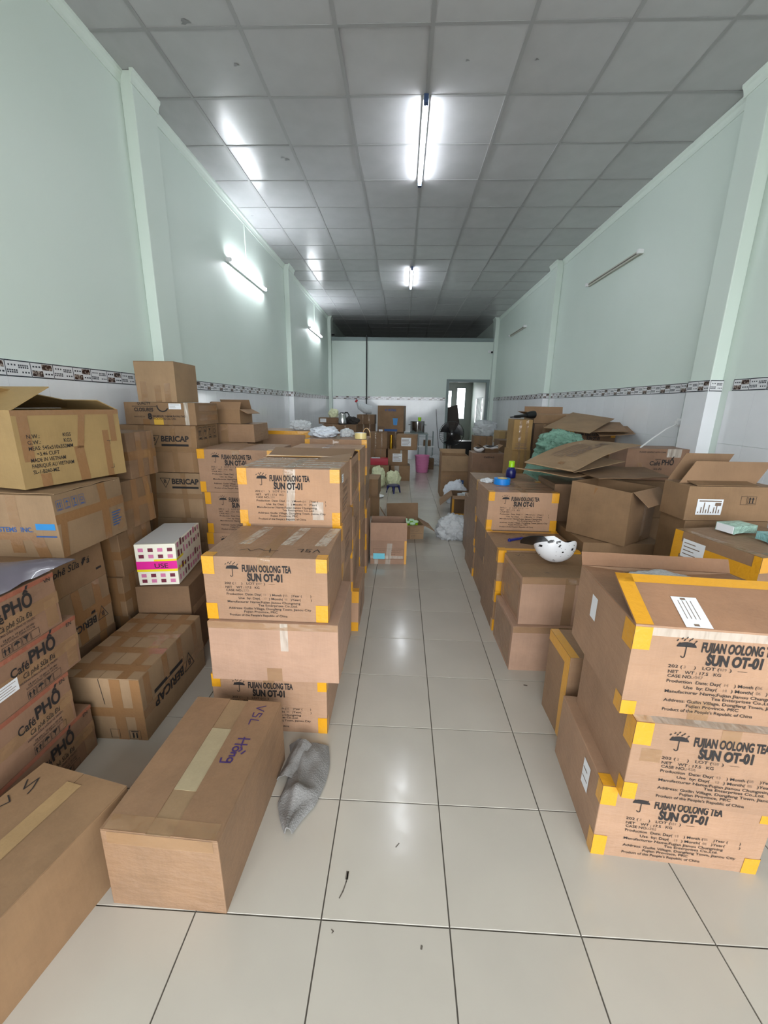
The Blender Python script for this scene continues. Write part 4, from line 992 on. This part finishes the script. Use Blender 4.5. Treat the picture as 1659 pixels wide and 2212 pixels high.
# green sack
GS = film_mat('green_woven_sack', (118, 158, 140), 1, .55)
sk = empty('sack', (1.60, 4.50, 0)); tag(sk, 'big green woven plastic sack with twisted folded top', 'sack')
def sackf(a, b):
    th = 2*math.pi*a; z = 1.26*b; r_ = .30*(1-.25*abs(b-.45))*(1 if b < .8 else max(.02, 1-((b-.8)/.2)**2))
    if .78 < b < .86: r_ *= .86
    p = Vector((math.cos(th), math.sin(th), b*3)); r_ *= 1+.14*noise.noise(p*2.2)+.05*noise.noise(p*6)
    return Vector((r_*math.cos(th)+.10*b*b, r_*.8*math.sin(th), z+.03*noise.noise(p*3)*min(1, b*4)))
MB().grid(sackf, 48, 40).build('body', GS, sk, True)
blob('gathered_top', '', '', (.06, -.10, 1.07), (.19, .15, .12), GS, 14, .35, 2.2, .05, crease=.18, parent=sk)

# ------------------------------------------------------------------ aisle, middle distance
F1 = OpenBox('open_carton', 'open carton with a light blue label standing on the aisle floor', (-.283, 3.83), 0, .362, .30, .25, 2, TEAS, {'F': (88, .185), 'B': (92, .17), 'L': (93, .15), 'R': (90, .15)}, inside=TEAS)
F1.strip('F', .03, .055, .145, .115, mat('light_blue_label', (120, 206, 226), .4), 'label_sticker', .003); F1.strip('F', .0, .06, .33, .09, FILM, 'tape', .0015); F1.strip('F', .15, 0, .20, .22, FILM, 'tape', .0018, skew=.02); F1.strip('F', .04, 0, .08, .06, FILM, 'tape')
F1.strip('F', .34, 0, .362, .25, TAPEY); F1.art('F', P2().frame(.03, .05, .335, .165, .003).text('THIS WAY', .085, .14, .012, .06).text('FRAGILE - KEEP DRY', .21, .14, .012, .10).text('HANDLE WITH', .21, .12, .012, .09).text('CARE', .21, .10, .012, .04), INKG)
F2 = OpenBox('open_carton', 'open carton of pale green lidded cups behind the blue-labelled carton', (-.10, 4.60), 0, .40, .34, .17, 10, BRN2, {'F': (12, .13, .03), 'R': (-30, .16), 'L': (60, .18), 'B': (80, .19)})
F2.art('F', P2().text('CTT', .25, .03, .022, .05, .02).rect(.24, .065, .385, .07).text('paper cups', .24, .11, .014, .11).text('size 500', .24, .09, .012, .09), INKG); F2.strip('F', .2, 0, .235, .17, TAPEB)
CUPG = mat('pale_green_lid', (196, 232, 196), .35)
for i, (x, y) in enumerate(((.10, 4.80), (.16, 4.74), (.20, 4.83), (.15, 4.90), (.07, 4.92), (.03, 4.85))):
    cu_ = empty('cup', (x, y, .0055)); tag(cu_, 'pale green lidded paper cup standing in the open carton behind the blue-labelled carton', 'cup', 'cups in the open carton')
    MB().lathe([(.026, 0), (.033, .155)], 16).build('body', LIME, cu_, True, 50); MB().lathe([(.035, .155), (.035, .168), (.030, .172), (.030, .169)], 18).build('lid', CUPG, cu_, True, 50)
F3 = OpenBox('open_carton', 'open brown carton of white cups and bags at the right edge of the aisle', (.765, 5.84), 0, .36, .40, .285, -4, BRND, {'L': (-40, .22, .03), 'F': (-12, .12), 'R': (20, .1)})
F3.strip('F', 0, 0, .03, .285, TAPEY); F3.strip('F', 0, 0, .36, .02, TAPEY)
for i, (x, y) in enumerate(((.90, 5.98), (.98, 6.06), (1.04, 5.95))):
    cu_ = empty('cup', (x, y, .15)); tag(cu_, 'white plastic cup lying among bags in the open brown carton', 'cup', 'white cups in the brown carton')
    MB().lathe([(.03, 0), (.045, .12), (.047, .12), (.047, .128)], 18).build('body', WHT, cu_, True, 50); MB().lathe([(.048, .128), (.047, .137), (.03, .139)], 18).build('lid', mat('grey_white_lid', (200, 208, 212), .25), cu_, True, 50)
blob('plastic_bag', 'white plastic bag draped behind the brown carton of cups', 'bag', (.90, 6.58, 0), (.18, .11, .19), PLASTICW, 21, .3, 2.2, .1, crease=.1)
blob('plastic_bag', 'big clear plastic bag slumped on the floor beside the right tea columns', 'bag', (.66, 4.77, 0), (.185, .15, .15), PLASTIC, 31, .35, 2.3, .3, crease=.2)
F4 = OpenBox('open_carton', 'open carton with a blue cup emblem and hanging front flap behind the cup cartons', (.70, 7.05), 0, .46, .40, .72, 0, BRN, {'F': (-86, .26), 'B': (80, .08), 'L': (95, .05)}, inside=BRN2)
F4.strip('F', .34, .18, .40, .30, INKB, 'blue_print', .003); F4.art('F', P2().text('PAPER CUPS', .05, .36, .02, .2).text('10 x 50', .05, .30, .02, .15).text('CAREFUL', .05, .24, .02, .18), INKG, off=.003)
c = Carton('tall_carton', 'tall carton marked in script with broken white bowls on its lid', (1.13, 6.45), 0, .50, .42, .84, 0, CAFE, .004)
c.art('F', P2().text("Calibre's", .17, .77, .03, .16, .015, .2).text('SINGLE ORIGIN', .14, .24, .018, .2, .015).text('COFFEE BEANS', .16, .20, .018, .17, .015), INK); c.strip('F', 0, .52, .5, .57, TAPEC)
def bowl(label, loc, R, H):
    e_ = empty('bowl', loc); tag(e_, label, 'bowl')
    MB().grid(lambda a, b: Vector((R*math.sin(1.5*b)*math.cos(6.2832*a), R*math.sin(1.5*b)*math.sin(6.2832*a), H*(1-math.cos(1.5*b))*(1+.14*math.sin(a*25)*b))), 28, 8).build('shell', WHT, e_, True, 60)
    MB().grid(lambda a, b: Vector(((R-.006)*math.sin(1.5*b)*math.cos(6.2832*a), (R-.006)*math.sin(1.5*b)*math.sin(6.2832*a), .008+H*.93*(1-math.cos(1.5*b)))), 28, 8).build('inside', mat('dark_bowl_inside', (40, 38, 40), .5), e_, True, 60); return e_
bowl('small broken white shell bowl on the tall script-marked carton', (1.24, 6.60, .841), .085, .075)
ob2 = OpenBox('open_carton', 'small dark open box with spread flaps on the tall script-marked carton', (1.34, 6.60), .841, .22, .20, .06, 8, BRND, {'L': (35, .11), 'R': (35, .09), 'F': (-20, .02)})
bowl('wide white shell bowl with a dark hole resting in the small dark open box', (1.45, 6.72, .848), .125, .085)
# stacks between the tall carton and the wall
col('brown carton between the tall script carton and the right wall', 1.72, 7.3, .36, .40, [0, .36, .72, .98], BRND)
col('cream carton further back beside the wall', 2.0, 8.6, .42, .42, [0, .4, .8, 1.06], YEL)
col('brown carton under the clear bag by the door', 1.78, 10.2, .46, .45, [0, .42, .84], BRN)
blob('plastic_bag', 'puffed clear plastic bag on the cartons by the door frame', 'bag', (2.05, 10.35, .842), (.27, .22, .19), PLASTIC, 41, .3, 2, .1, crease=.12)

# ------------------------------------------------------------------ back: fan, bin, kettle, boxes
fn_ = empty('pedestal_fan', (1.27, 10.6, 0)); tag(fn_, 'black industrial pedestal fan with round wire cage in front of the doorway', 'fan')
FZ, FR = .86, .31
MB().lathe([(.19, 0), (.19, .02), (.05, .05), (.03, .06)], 24).build('base', BLK, fn_, True, 40); MB().tube([(0, .06, .05), (0, .06, FZ-.05)], .02, 10).build('pole', STEEL, fn_)
MB().tube([(0, .03, FZ), (0, .20, FZ)], [.075, .06], 16).build('motor', BLK, fn_, True, 40)
ring = MB()
for r_, y in ((FR, -.02), (FR, .03), (FR*.66, -.045), (FR*.33, -.055)):
    ring.tube([(r_*math.cos(q*math.pi/20), y, FZ+r_*math.sin(q*math.pi/20)) for q in range(40)], .0045 if r_ == FR else .0028, 5, closed=True)
for q in range(36):
    t = q*math.pi/18; ring.tube([(.04*math.cos(t), -.06, FZ+.04*math.sin(t)), (FR*.6*math.cos(t), -.048, FZ+FR*.6*math.sin(t)), (FR*math.cos(t), -.02, FZ+FR*math.sin(t))], .0019, 4)
    ring.tube([(.06*math.cos(t), .06, FZ+.06*math.sin(t)), (FR*math.cos(t), .03, FZ+FR*math.sin(t))], .0019, 4)
ring.build('wire_cage', BLK, fn_)
for q in range(3):
    t0 = q*2*math.pi/3+.4
    def bl(a, b, t0=t0):
        t = t0+(a-.5)*(.6+.55*b); r_ = .04+(FR-.06)*b; return Vector((r_*math.cos(t), -.0+.045*(a-.5), FZ+r_*math.sin(t)))
    MB().sheet(bl, 6, 6, .003).build('blade', mat('dark_fan_blade', (26, 26, 30), .3), fn_, True)
MB().tube([(0, -.064, FZ), (0, -.06, FZ)], [.045, .045], 18).build('hub_badge', BLK, fn_); MB().tube([(0, -.067, FZ), (0, -.0645, FZ)], [.02, .02], 14).build('badge', PAP, fn_)
c = Carton('black_cabinet', 'low black cabinet standing behind the fan in front of the doorway', (1.30, 11.2), 0, .75, .45, .62, 0, BLK, .002)
quad_sheet('leaning_board', 'dark brown board leaning in the doorway behind the fan', [(1.34, 12.34, .05), (1.85, 12.34, .05), (1.62, 12.44, 1.58), (1.34, 12.44, 1.5)], mat('dark_brown_board', (52, 38, 30), .6), .02, group=None)
# pink bin
bn = empty('waste_bin', (.505, 9.72, 0)); tag(bn, 'tall pink perforated plastic bin standing in the aisle at the back', 'bin')
MB().lathe([(.13, .0), (.14, .01), (.17, .38), (.18, .385), (.18, .40), (.165, .40), (.135, .02), (0, .02)], 36).build('body', PINK, bn, True, 30)
for i in range(5): MB().lathe([(.147+.0048*i, .06+.06*i), (.1525+.0048*i, .068+.06*i), (.1495+.0048*i, .076+.06*i)], 36, cap=False).build('rib', PINK, bn)
# label stack and its neighbours
z = 0
for i, h in enumerate((.32, .33, .31)):
    c = Carton('labelled_carton', 'carton with big white label in the stack beside the pink bin, %s' % ['bottom', 'middle', 'top'][i], ((-.215, -.275, -.10)[i], 8.50), z, (.41, .42, .42)[i], .42, h-.002, (0, 3, -4)[i], BRN, .004, .008); z += h
    if i: c.sticker('F', .10, .08, .30, .25, 5)
    else: c.strip('F', .08, .18, .18, .318, FILM); c.strip('F', .06, .02, .12, .12, FILM)
    if i == 1: c.strip('F', .26, .2, .3, .32, FILM)
    c.art('F', P2().text('E', .24, .1, .04, None, .05), INK) if i else None
cs = col('brown carton beside the labelled stack', -.68, 8.65, .37, .40, [0, .34, .65, .985], BRN)
pk = Carton('small_carton', 'small brown box on the stack left of the labelled cartons', (-.50, 8.70), .987, .13, .15, .12, 5, BRND); pk.sticker('F', .02, .02, .10, .06, 2)
gt = empty('golden_tin', (-.13, 8.42, .655)); 
tag(gt, 'slim golden tin standing between the labelled cartons', 'tin'); gt.location = (-.215, 8.66, .652)
MB().lathe([(.035, 0), (.035, .27), (.03, .275)], 20).build('body', mat('gold_tin', (214, 170, 50), .2, metal=1), gt, True, 40); MB().lathe([(.036, .262), (.036, .29)], 20).build('lid', mat('gold_lid', (200, 150, 40), .25, metal=1), gt, True, 40)
rtz = Carton('red_tray', 'red plastic tray with white papers on the open brown carton', (-.62, 8.25), .36, .36, .20, .13, 4, mat('red_plastic', (176, 34, 58), .35), .002); rtz.strip('T', .02, .02, .2, .18, PAP, 'papers', .004)
Carton('brown_carton', 'brown carton under the red tray', (-.66, 8.18), 0, .42, .30, .358, 0, BRN)
tbk = Carton('big_cup_carton', 'big carton with blue lettering and blue cup emblem on the back pile', (-.56, 9.55), .95, .60, .50, .58, -6, BRN, .004)
tbk.art('F', P2().text('VI HƯNG', .16, .46, .05, .26, .03), INKB, 'blue_print'); tbk.strip('F', .16, .01, .46, .06, INKB, 'blue_print')
tbk.art('F', P2().poly([(.37, .15), (.45, .15), (.465, .29), (.355, .29)]).rect(.35, .29, .47, .305), SKY, 'blue_print')
col('brown carton under the big blue-lettered carton', -.55, 9.55, .60, .50, [0, .32, .64, .948], BRND)
col('dark carton stacked under the white jug', -1.05, 9.75, .42, .40, [0, .40, .80, 1.10, 1.32], BRND)
jg = empty('jug', (-.93, 9.95, 1.322), .3); tag(jg, 'white translucent plastic jug with red cap lying on the dark carton stack', 'jug')
JM = film_mat('translucent_jug_plastic', (226, 232, 236), .9, .3)
MB().tube([(.20, 0, .10), (.06, 0, .12), (-.06, 0, .20), (-.12, 0, .26), (-.15, 0, .29)], [.10, .11, .10, .05, .03], 18).build('body', JM, jg, True, 60); MB().tube([(-.148, 0, .288), (-.178, 0, .318)], [.035, .035], 14).build('cap', mat('red_cap', (186, 24, 40), .35), jg, True, 40)
# kettle pile at the back left
col('brown carton in the kettle pile at the back left', -1.55, 8.0, .66, .45, [0, .40, .80, 1.165], BRND)
fb = Carton('flat_carton', 'flat brown carton with small white label behind the steel kettle', (-1.66, 8.25), 1.166, .52, .22, .12, 2, BRND); fb.sticker('F', .03, .03, .15, .1, 2)
kt = empty('kettle', (-1.165, 8.13, 1.1655)); tag(kt, 'polished steel electric kettle with black handle on the back left pile', 'kettle')
MB().lathe([(.085, 0), (.088, .012), (.088, .02)], 28).build('base', BLK, kt, True, 40); MB().lathe([(.085, .02), (.086, .06), (.075, .15), (.062, .20), (.058, .21)], 28).build('body', STEEL, kt, True, 50)
MB().lathe([(.06, .21), (.05, .225), (.0, .232)], 28).build('lid', BLK, kt, True, 50); MB().tube([(.05, 0, .225), (.10, 0, .225), (.13, 0, .18), (.125, 0, .09), (.09, 0, .05)], .014, 8).build('handle', BLK, kt, True, 60)
MB().tube([(-.05, 0, .18), (-.085, 0, .205)], [.022, .012], 10).build('spout', STEEL, kt, True, 60)
blob('plastic_bag', 'pale yellow bag behind the steel kettle', 'bag', (-1.38, 8.36, 1.287), (.10, .07, .09), PLASTICY, 51, .3, 2, .1)
blob('dark_bag', 'dark cloth bag lying right of the steel kettle', 'bag', (-1.0, 8.32, 1.167), (.13, .10, .08), mat('dark_cloth', (46, 42, 40), .8), 52, .3, 2, .2, crease=.1)
# table, pot, cup
tbl = empty('table', (.36, 10.2, 0)); tag(tbl, 'small grey metal table carrying the stainless steel pot at the back', 'table')
MB().box(-.28, .28, -.25, .25, .86, .885).build('table_top', GREYM, tbl)
for (x, y) in ((-.26, -.23), (.26, -.23), (-.26, .23), (.26, .23)): MB().box(x-.015, x+.015, y-.015, y+.015, 0, .86).build('leg', GREYM, tbl)
pt = empty('steel_pot', (.38, 10.2, .886)); tag(pt, 'large stainless steel pot on the grey metal table', 'pot')
MB().lathe([(.17, 0), (.175, .01), (.175, .28), (.182, .285), (.17, .285), (.165, .01), (0, .01)], 36).build('body', STEEL, pt, True, 40)
for sx in (-1, 1): MB().tube([(sx*.175, -.05, .2), (sx*.215, -.04, .2), (sx*.215, .04, .2), (sx*.175, .05, .2)], .007, 6).build('handle', STEEL, pt)
gc = empty('cup', (.43, 10.2, 1.1725)); tag(gc, 'lime green plastic cup standing on the steel pot', 'cup'); gc.location = (.43, 10.2, 1.178)
MB().lathe([(.035, 0), (.042, .085), (.038, .085), (.032, .005), (0, .005)], 20).build('body', LIME, gc, True, 50); 
MB().lathe([(.182, 0), (.17, .006), (0, .006)], 36).build('pot_lid', STEEL, pt, True, 40).location = (0, 0, .2855)
# stool, bags on floor, plate
sl = empty('stool', (-.125, 7.30, 0)); tag(sl, 'low navy blue plastic stool on the aisle floor', 'stool')
bevel(MB().lathe([(.0, .125), (.105, .125), (.115, .132), (.112, .142), (.0, .146)], 28).build('seat', NAVY, sl, True, 40), .002)
for q in range(4):
    t = q*math.pi/2+.1; p0 = Vector((.075*math.cos(t), .075*math.sin(t), .128)); p1 = Vector((.125*math.cos(t), .125*math.sin(t), 0))
    MB().tube([p0, p0.lerp(p1, .3)+Vector((.012*math.cos(t), .012*math.sin(t), .01)), p1+Vector((0, 0, .001))], [.026, .022, .013], 8).build('leg', NAVY, sl, True, 60)
blob('plastic_bag', 'tall pale yellow plastic bag standing left of the navy stool', 'bag', (-.43, 7.75, 0), (.13, .13, .20), PLASTICY, 61, .25, 2, .05, crease=.12)
blob('plastic_bag', 'rounder pale yellow plastic bag directly behind the navy stool', 'bag', (-.14, 7.85, 0), (.14, .12, .15), PLASTICY, 64, .25, 2, .05, crease=.12)
pl = tag(MB().lathe([(0, .003), (.10, .004), (.14, .02), (.145, .02), (.11, .0), (0, 0)], 32, (-.42, 6.9, .0)).build('plate', WHT, None, True, 50), 'white plate lying on the floor left of the navy stool', 'plate')
col('brown carton in the low stack past the central tea stack', -.66, 5.6, .36, .42, [0, .3, .55], BRN)
blob('blue_bag', 'white and blue plastic sack leaning beside the stacks at the back', 'bag', (-.80, 7.75, 0), (.12, .12, .36), PLASTICW, 71, .2, 2, .05)
# storage rack with small shelf left of the fan
rk = empty('wire_rack', (.68, 11.6, 0)); tag(rk, 'small wire rack with white shelf against the back wall beside the fan', 'rack')
for x in (-.2, .2):
    for y in (-.12, .12): MB().tube([(x, y, 0), (x, y, .85)], .008, 6).build('post', GREYM, rk)
for z, m in ((.42, WHT), (.12, WHT)): MB().box(-.24, .24, -.15, .15, z, z+.025).build('shelf', m, rk)
MB().tube([(-.2, -.12, .7), (.2, -.12, .7), (.2, .12, .7)], .006, 6).build('rail', GREYM, rk)
Carton('small_carton', 'small brown box on the white shelf of the wire rack', (.62, 11.5), .446, .2, .18, .16, 0, BRND)
blob('plastic_bag', 'crumpled clear bag on the floor below the wire rack', 'bag', (.95, 10.9, 0), (.16, .13, .14), PLASTIC, 81, .3, 2.3, .2, crease=.15)
Carton('brown_carton', 'small dark carton on the floor behind the pink bin', (.58, 10.15), 0, .24, .22, .27, 0, BRND)

# ------------------------------------------------------------------ floor cloth
def clothf(a, b):
    # a across, b along (0 far .. 1 near tip)
    w = .145*(1-.25*b-.62*max(0, b-.72)/.28); x = -.395+(a-.5)*2*w*.62+.03*b+.02*math.sin(b*5); y = 1.545-.40*b
    z = .006+.020*(1+noise.noise(Vector((a*3.2, b*4.5, 3))))*math.sin(math.pi*min(1, max(0, a)))**.5+.022*math.exp(-((a-.28-.15*b)/.10)**2)*(1-b)+.018*math.exp(-((b-.62)/.05)**2)*math.sin(math.pi*a)
    return Vector((x, y, z))
FELT = mat('grey_felt', (134, 132, 130), .95, spec=.1, bump=.5, bscale=160)
cl = empty('cloth', (0, 0, 0)); tag(cl, 'grey felt cloth lying crumpled on the floor beside the long carton', 'cloth')
MB().sheet(clothf, 22, 34, .004).build('main_fold', FELT, cl, True, 50)
def cl2(a, b):
    x = -.455+.075*a-.035*b; y = 1.53-.17*b; return Vector((x, y, .03+.028*math.sin(math.pi*a)-.022*b+.01*noise.noise(Vector((a*4, b*4, 8)))))
MB().sheet(cl2, 10, 12, .004).build('side_fold', FELT, cl, True, 50)

# ------------------------------------------------------------------ lamps and wall fittings
EM = mat('led_tube_glow', (255, 255, 255), .4, emis=TUBE, ecol=(.90, .95, 1.0, 1))
def tube_ceiling(label, x, y0, y1):
    e_ = empty('tube_lamp', (x, (y0+y1)/2, CE-.004)); tag(e_, label, 'lamp'); L = y1-y0
    MB().box(-.022, .022, -L/2, L/2, -.022, 0).build('batten', WHT, e_)
    MB().tube([(0, -L/2+.03, -.036), (0, L/2-.03, -.036)], .014, 12).build('tube', EM, e_, True, 60)
    for s_ in (-1, 1): MB().box(-.018, .018, s_*L/2-.02, s_*L/2+.02, -.055, -.0).build('end_cap', mat('blue_grey_cap', (60, 80, 120), .4), e_)
tube_ceiling('lit tube lamp on the ceiling nearest the shopfront', .122, 3.83, 5.06)
tube_ceiling('lit tube lamp on the ceiling further back, near the partition wall', .105, 7.84, 9.07)
def tube_wall(label, sgn, y0, y1, z, lit):
    X = (XL if sgn < 0 else XR); e_ = empty('tube_lamp', (X-sgn*.001, (y0+y1)/2, z)); tag(e_, label, 'lamp'); L = y1-y0; q = -sgn
    MB().box(min(0, q*.03), max(0, q*.03), -L/2, L/2, -.022, .022).build('batten', WHT if lit else mat('aged_batten', (190, 190, 178), .5), e_)
    if lit: MB().tube([(q*.046, -L/2+.03, 0), (q*.046, L/2-.03, 0)], .014, 12).build('tube', EM, e_, True, 60)
    else: MB().box(min(q*.03, q*.034), max(q*.03, q*.034), -L/2+.02, L/2-.02, -.006, .006).build('slot', mat('grey_slot', (96, 92, 84), .5), e_)
    for s_ in (-1, 1): MB().box(min(0, q*.062), max(0, q*.062), s_*L/2-.015, s_*L/2+.015, -.02, .02).build('end_cap', WHT, e_)
    if lit: MB().box(min(0, q*.012), max(0, q*.012), .0, .014, .022, CE-z-.09).build('cable_duct', COVE, e_)
tube_wall('lit tube lamp on the left wall between the first two columns', -1, 5.26, 6.56, 3.165, True)
tube_wall('lit tube lamp on the left wall just before the partition', -1, 9.55, 10.85, 3.16, True)
tube_wall('unlit tube lamp on the right wall between the first two columns', 1, 5.07, 6.35, 3.195, False)
tube_wall('unlit tube lamp on the right wall just before the partition', 1, 9.33, 10.57, 3.18, False)
# socket with plug and white cable by the right column
sk_ = empty('wall_socket', (XR-.006, 3.90, 1.44)); tag(sk_, 'white wall socket with plugged-in wires beside the right column', 'socket')
bevel(MB().box(-.012, 0, -.06, .06, -.035, .035).build('plate', WHT, sk_), .003); MB().box(-.05, -.012, -.02, .02, -.02, .015).build('plug', WHT, sk_)
ca = MB().tube([(XR-.05, 3.90, 1.43), (XR-.09, 3.87, 1.415), pY(1440, 926, 3.80), pY(1412, 945, 3.62), pY(1384, 966, 3.42)], .006, 8).build('power_cable', WCABLE, None, True); tag(ca, 'white power cable running from the right wall socket down to the cartons', 'cable')
# back wall conduit, camera, cables
cdx = pY(792, 800, YB).x
tag(MB().tube([(cdx, YB-.025, 3.40), (cdx, YB-.025, 1.20)], .018, 10).build('conduit', mat('dark_conduit', (48, 50, 52), .5), None, True), 'dark vertical conduit pipe down the back partition', 'pipe')
tag(MB().tube([(-1.93, YB-.03, 3.40), (-2.0, YB-.03, 3.40), (-2.05, YB-.03, 3.33), (-2.06, YB-.03, 3.10)], .025, 8).build('cable_bundle', CABLE, None, True), 'black cable bundle bending over the left end of the partition', 'cable')
tag(MB().tube([(-2.06, YB-.03, 3.09), (-2.06, YB-.03, 1.75), (-2.05, YB-.03, 1.2)], .016, 8).build('grey_pipe', GREYM, None, True), 'thin grey pipe in the left corner of the partition', 'pipe')
cm = empty('security_camera', (pY(1057, 760, YB).x, YB, pY(1057, 760, YB).z)); tag(cm, 'small white security camera on the partition above the door', 'camera')
MB().box(-.03, .03, -.02, 0, -.03, .03).build('mount', WHT, cm); MB().tube([(0, -.02, 0), (.0, -.07, -.01)], .012, 8).build('arm', WHT, cm); MB().tube([(.02, -.06, -.01), (.04, -.16, -.03)], [.04, .035], 14).build('body', WHT, cm, True, 40); MB().tube([(.0402, -.161, -.03), (.042, -.17, -.032)], [.028, .028], 12).build('lens', BLK, cm)
tag(MB().tube([pY(942, 884, YB-.012), pY(943, 905, YB-.012), pY(945, 940, YB-.015), pY(947, 965, YB-.02), pY(952, 980, YB-.05)], .007, 6).build('hanging_cable', CABLE, None, True), 'thin dark cable hanging on the back wall tiles left of the door', 'cable')

# scuff marks on the floor tiles
for pts, w in (([(752, 1884), (748, 1905), (741, 1925), (733, 1940)], .004), ([(751, 1884), (749, 1898)], .010), ([(911, 2044), (910, 2050)], .006), ([(716, 2008), (720, 2012), (717, 2016)], .003), ([(855, 1830), (862, 1822)], .004), ([(1132, 1480), (1138, 1481)], .010)):
    q = [pz(x, y, 0) for x, y in pts]; a = P2().stroke([(p.x, p.y) for p in q], w)
    mesh('scuff_mark', [(u, v, .0006) for u, v in a.v], a.f, mat('scuff_rubber', (96, 88, 80), .6), flo)
# smudges on the ceiling panels
for x, y, r_ in ((400, 47, .03), (510, 140, .02), (1160, 128, .014), (620, 345, .025), (610, 340, .02), (1010, 130, .014), (545, 466, .02)):
    p = pz(x, y, CE); mesh('smudge', [(p.x+r_*(1+.5*math.sin(i*2.1))*math.cos(i*.6283), p.y+r_*.6*(1+.4*math.cos(i*1.7))*math.sin(i*.6283), CE-.0012) for i in range(10)], [tuple(range(9, -1, -1))], mat('ceiling_smudge', (140, 140, 142), .5), cei)
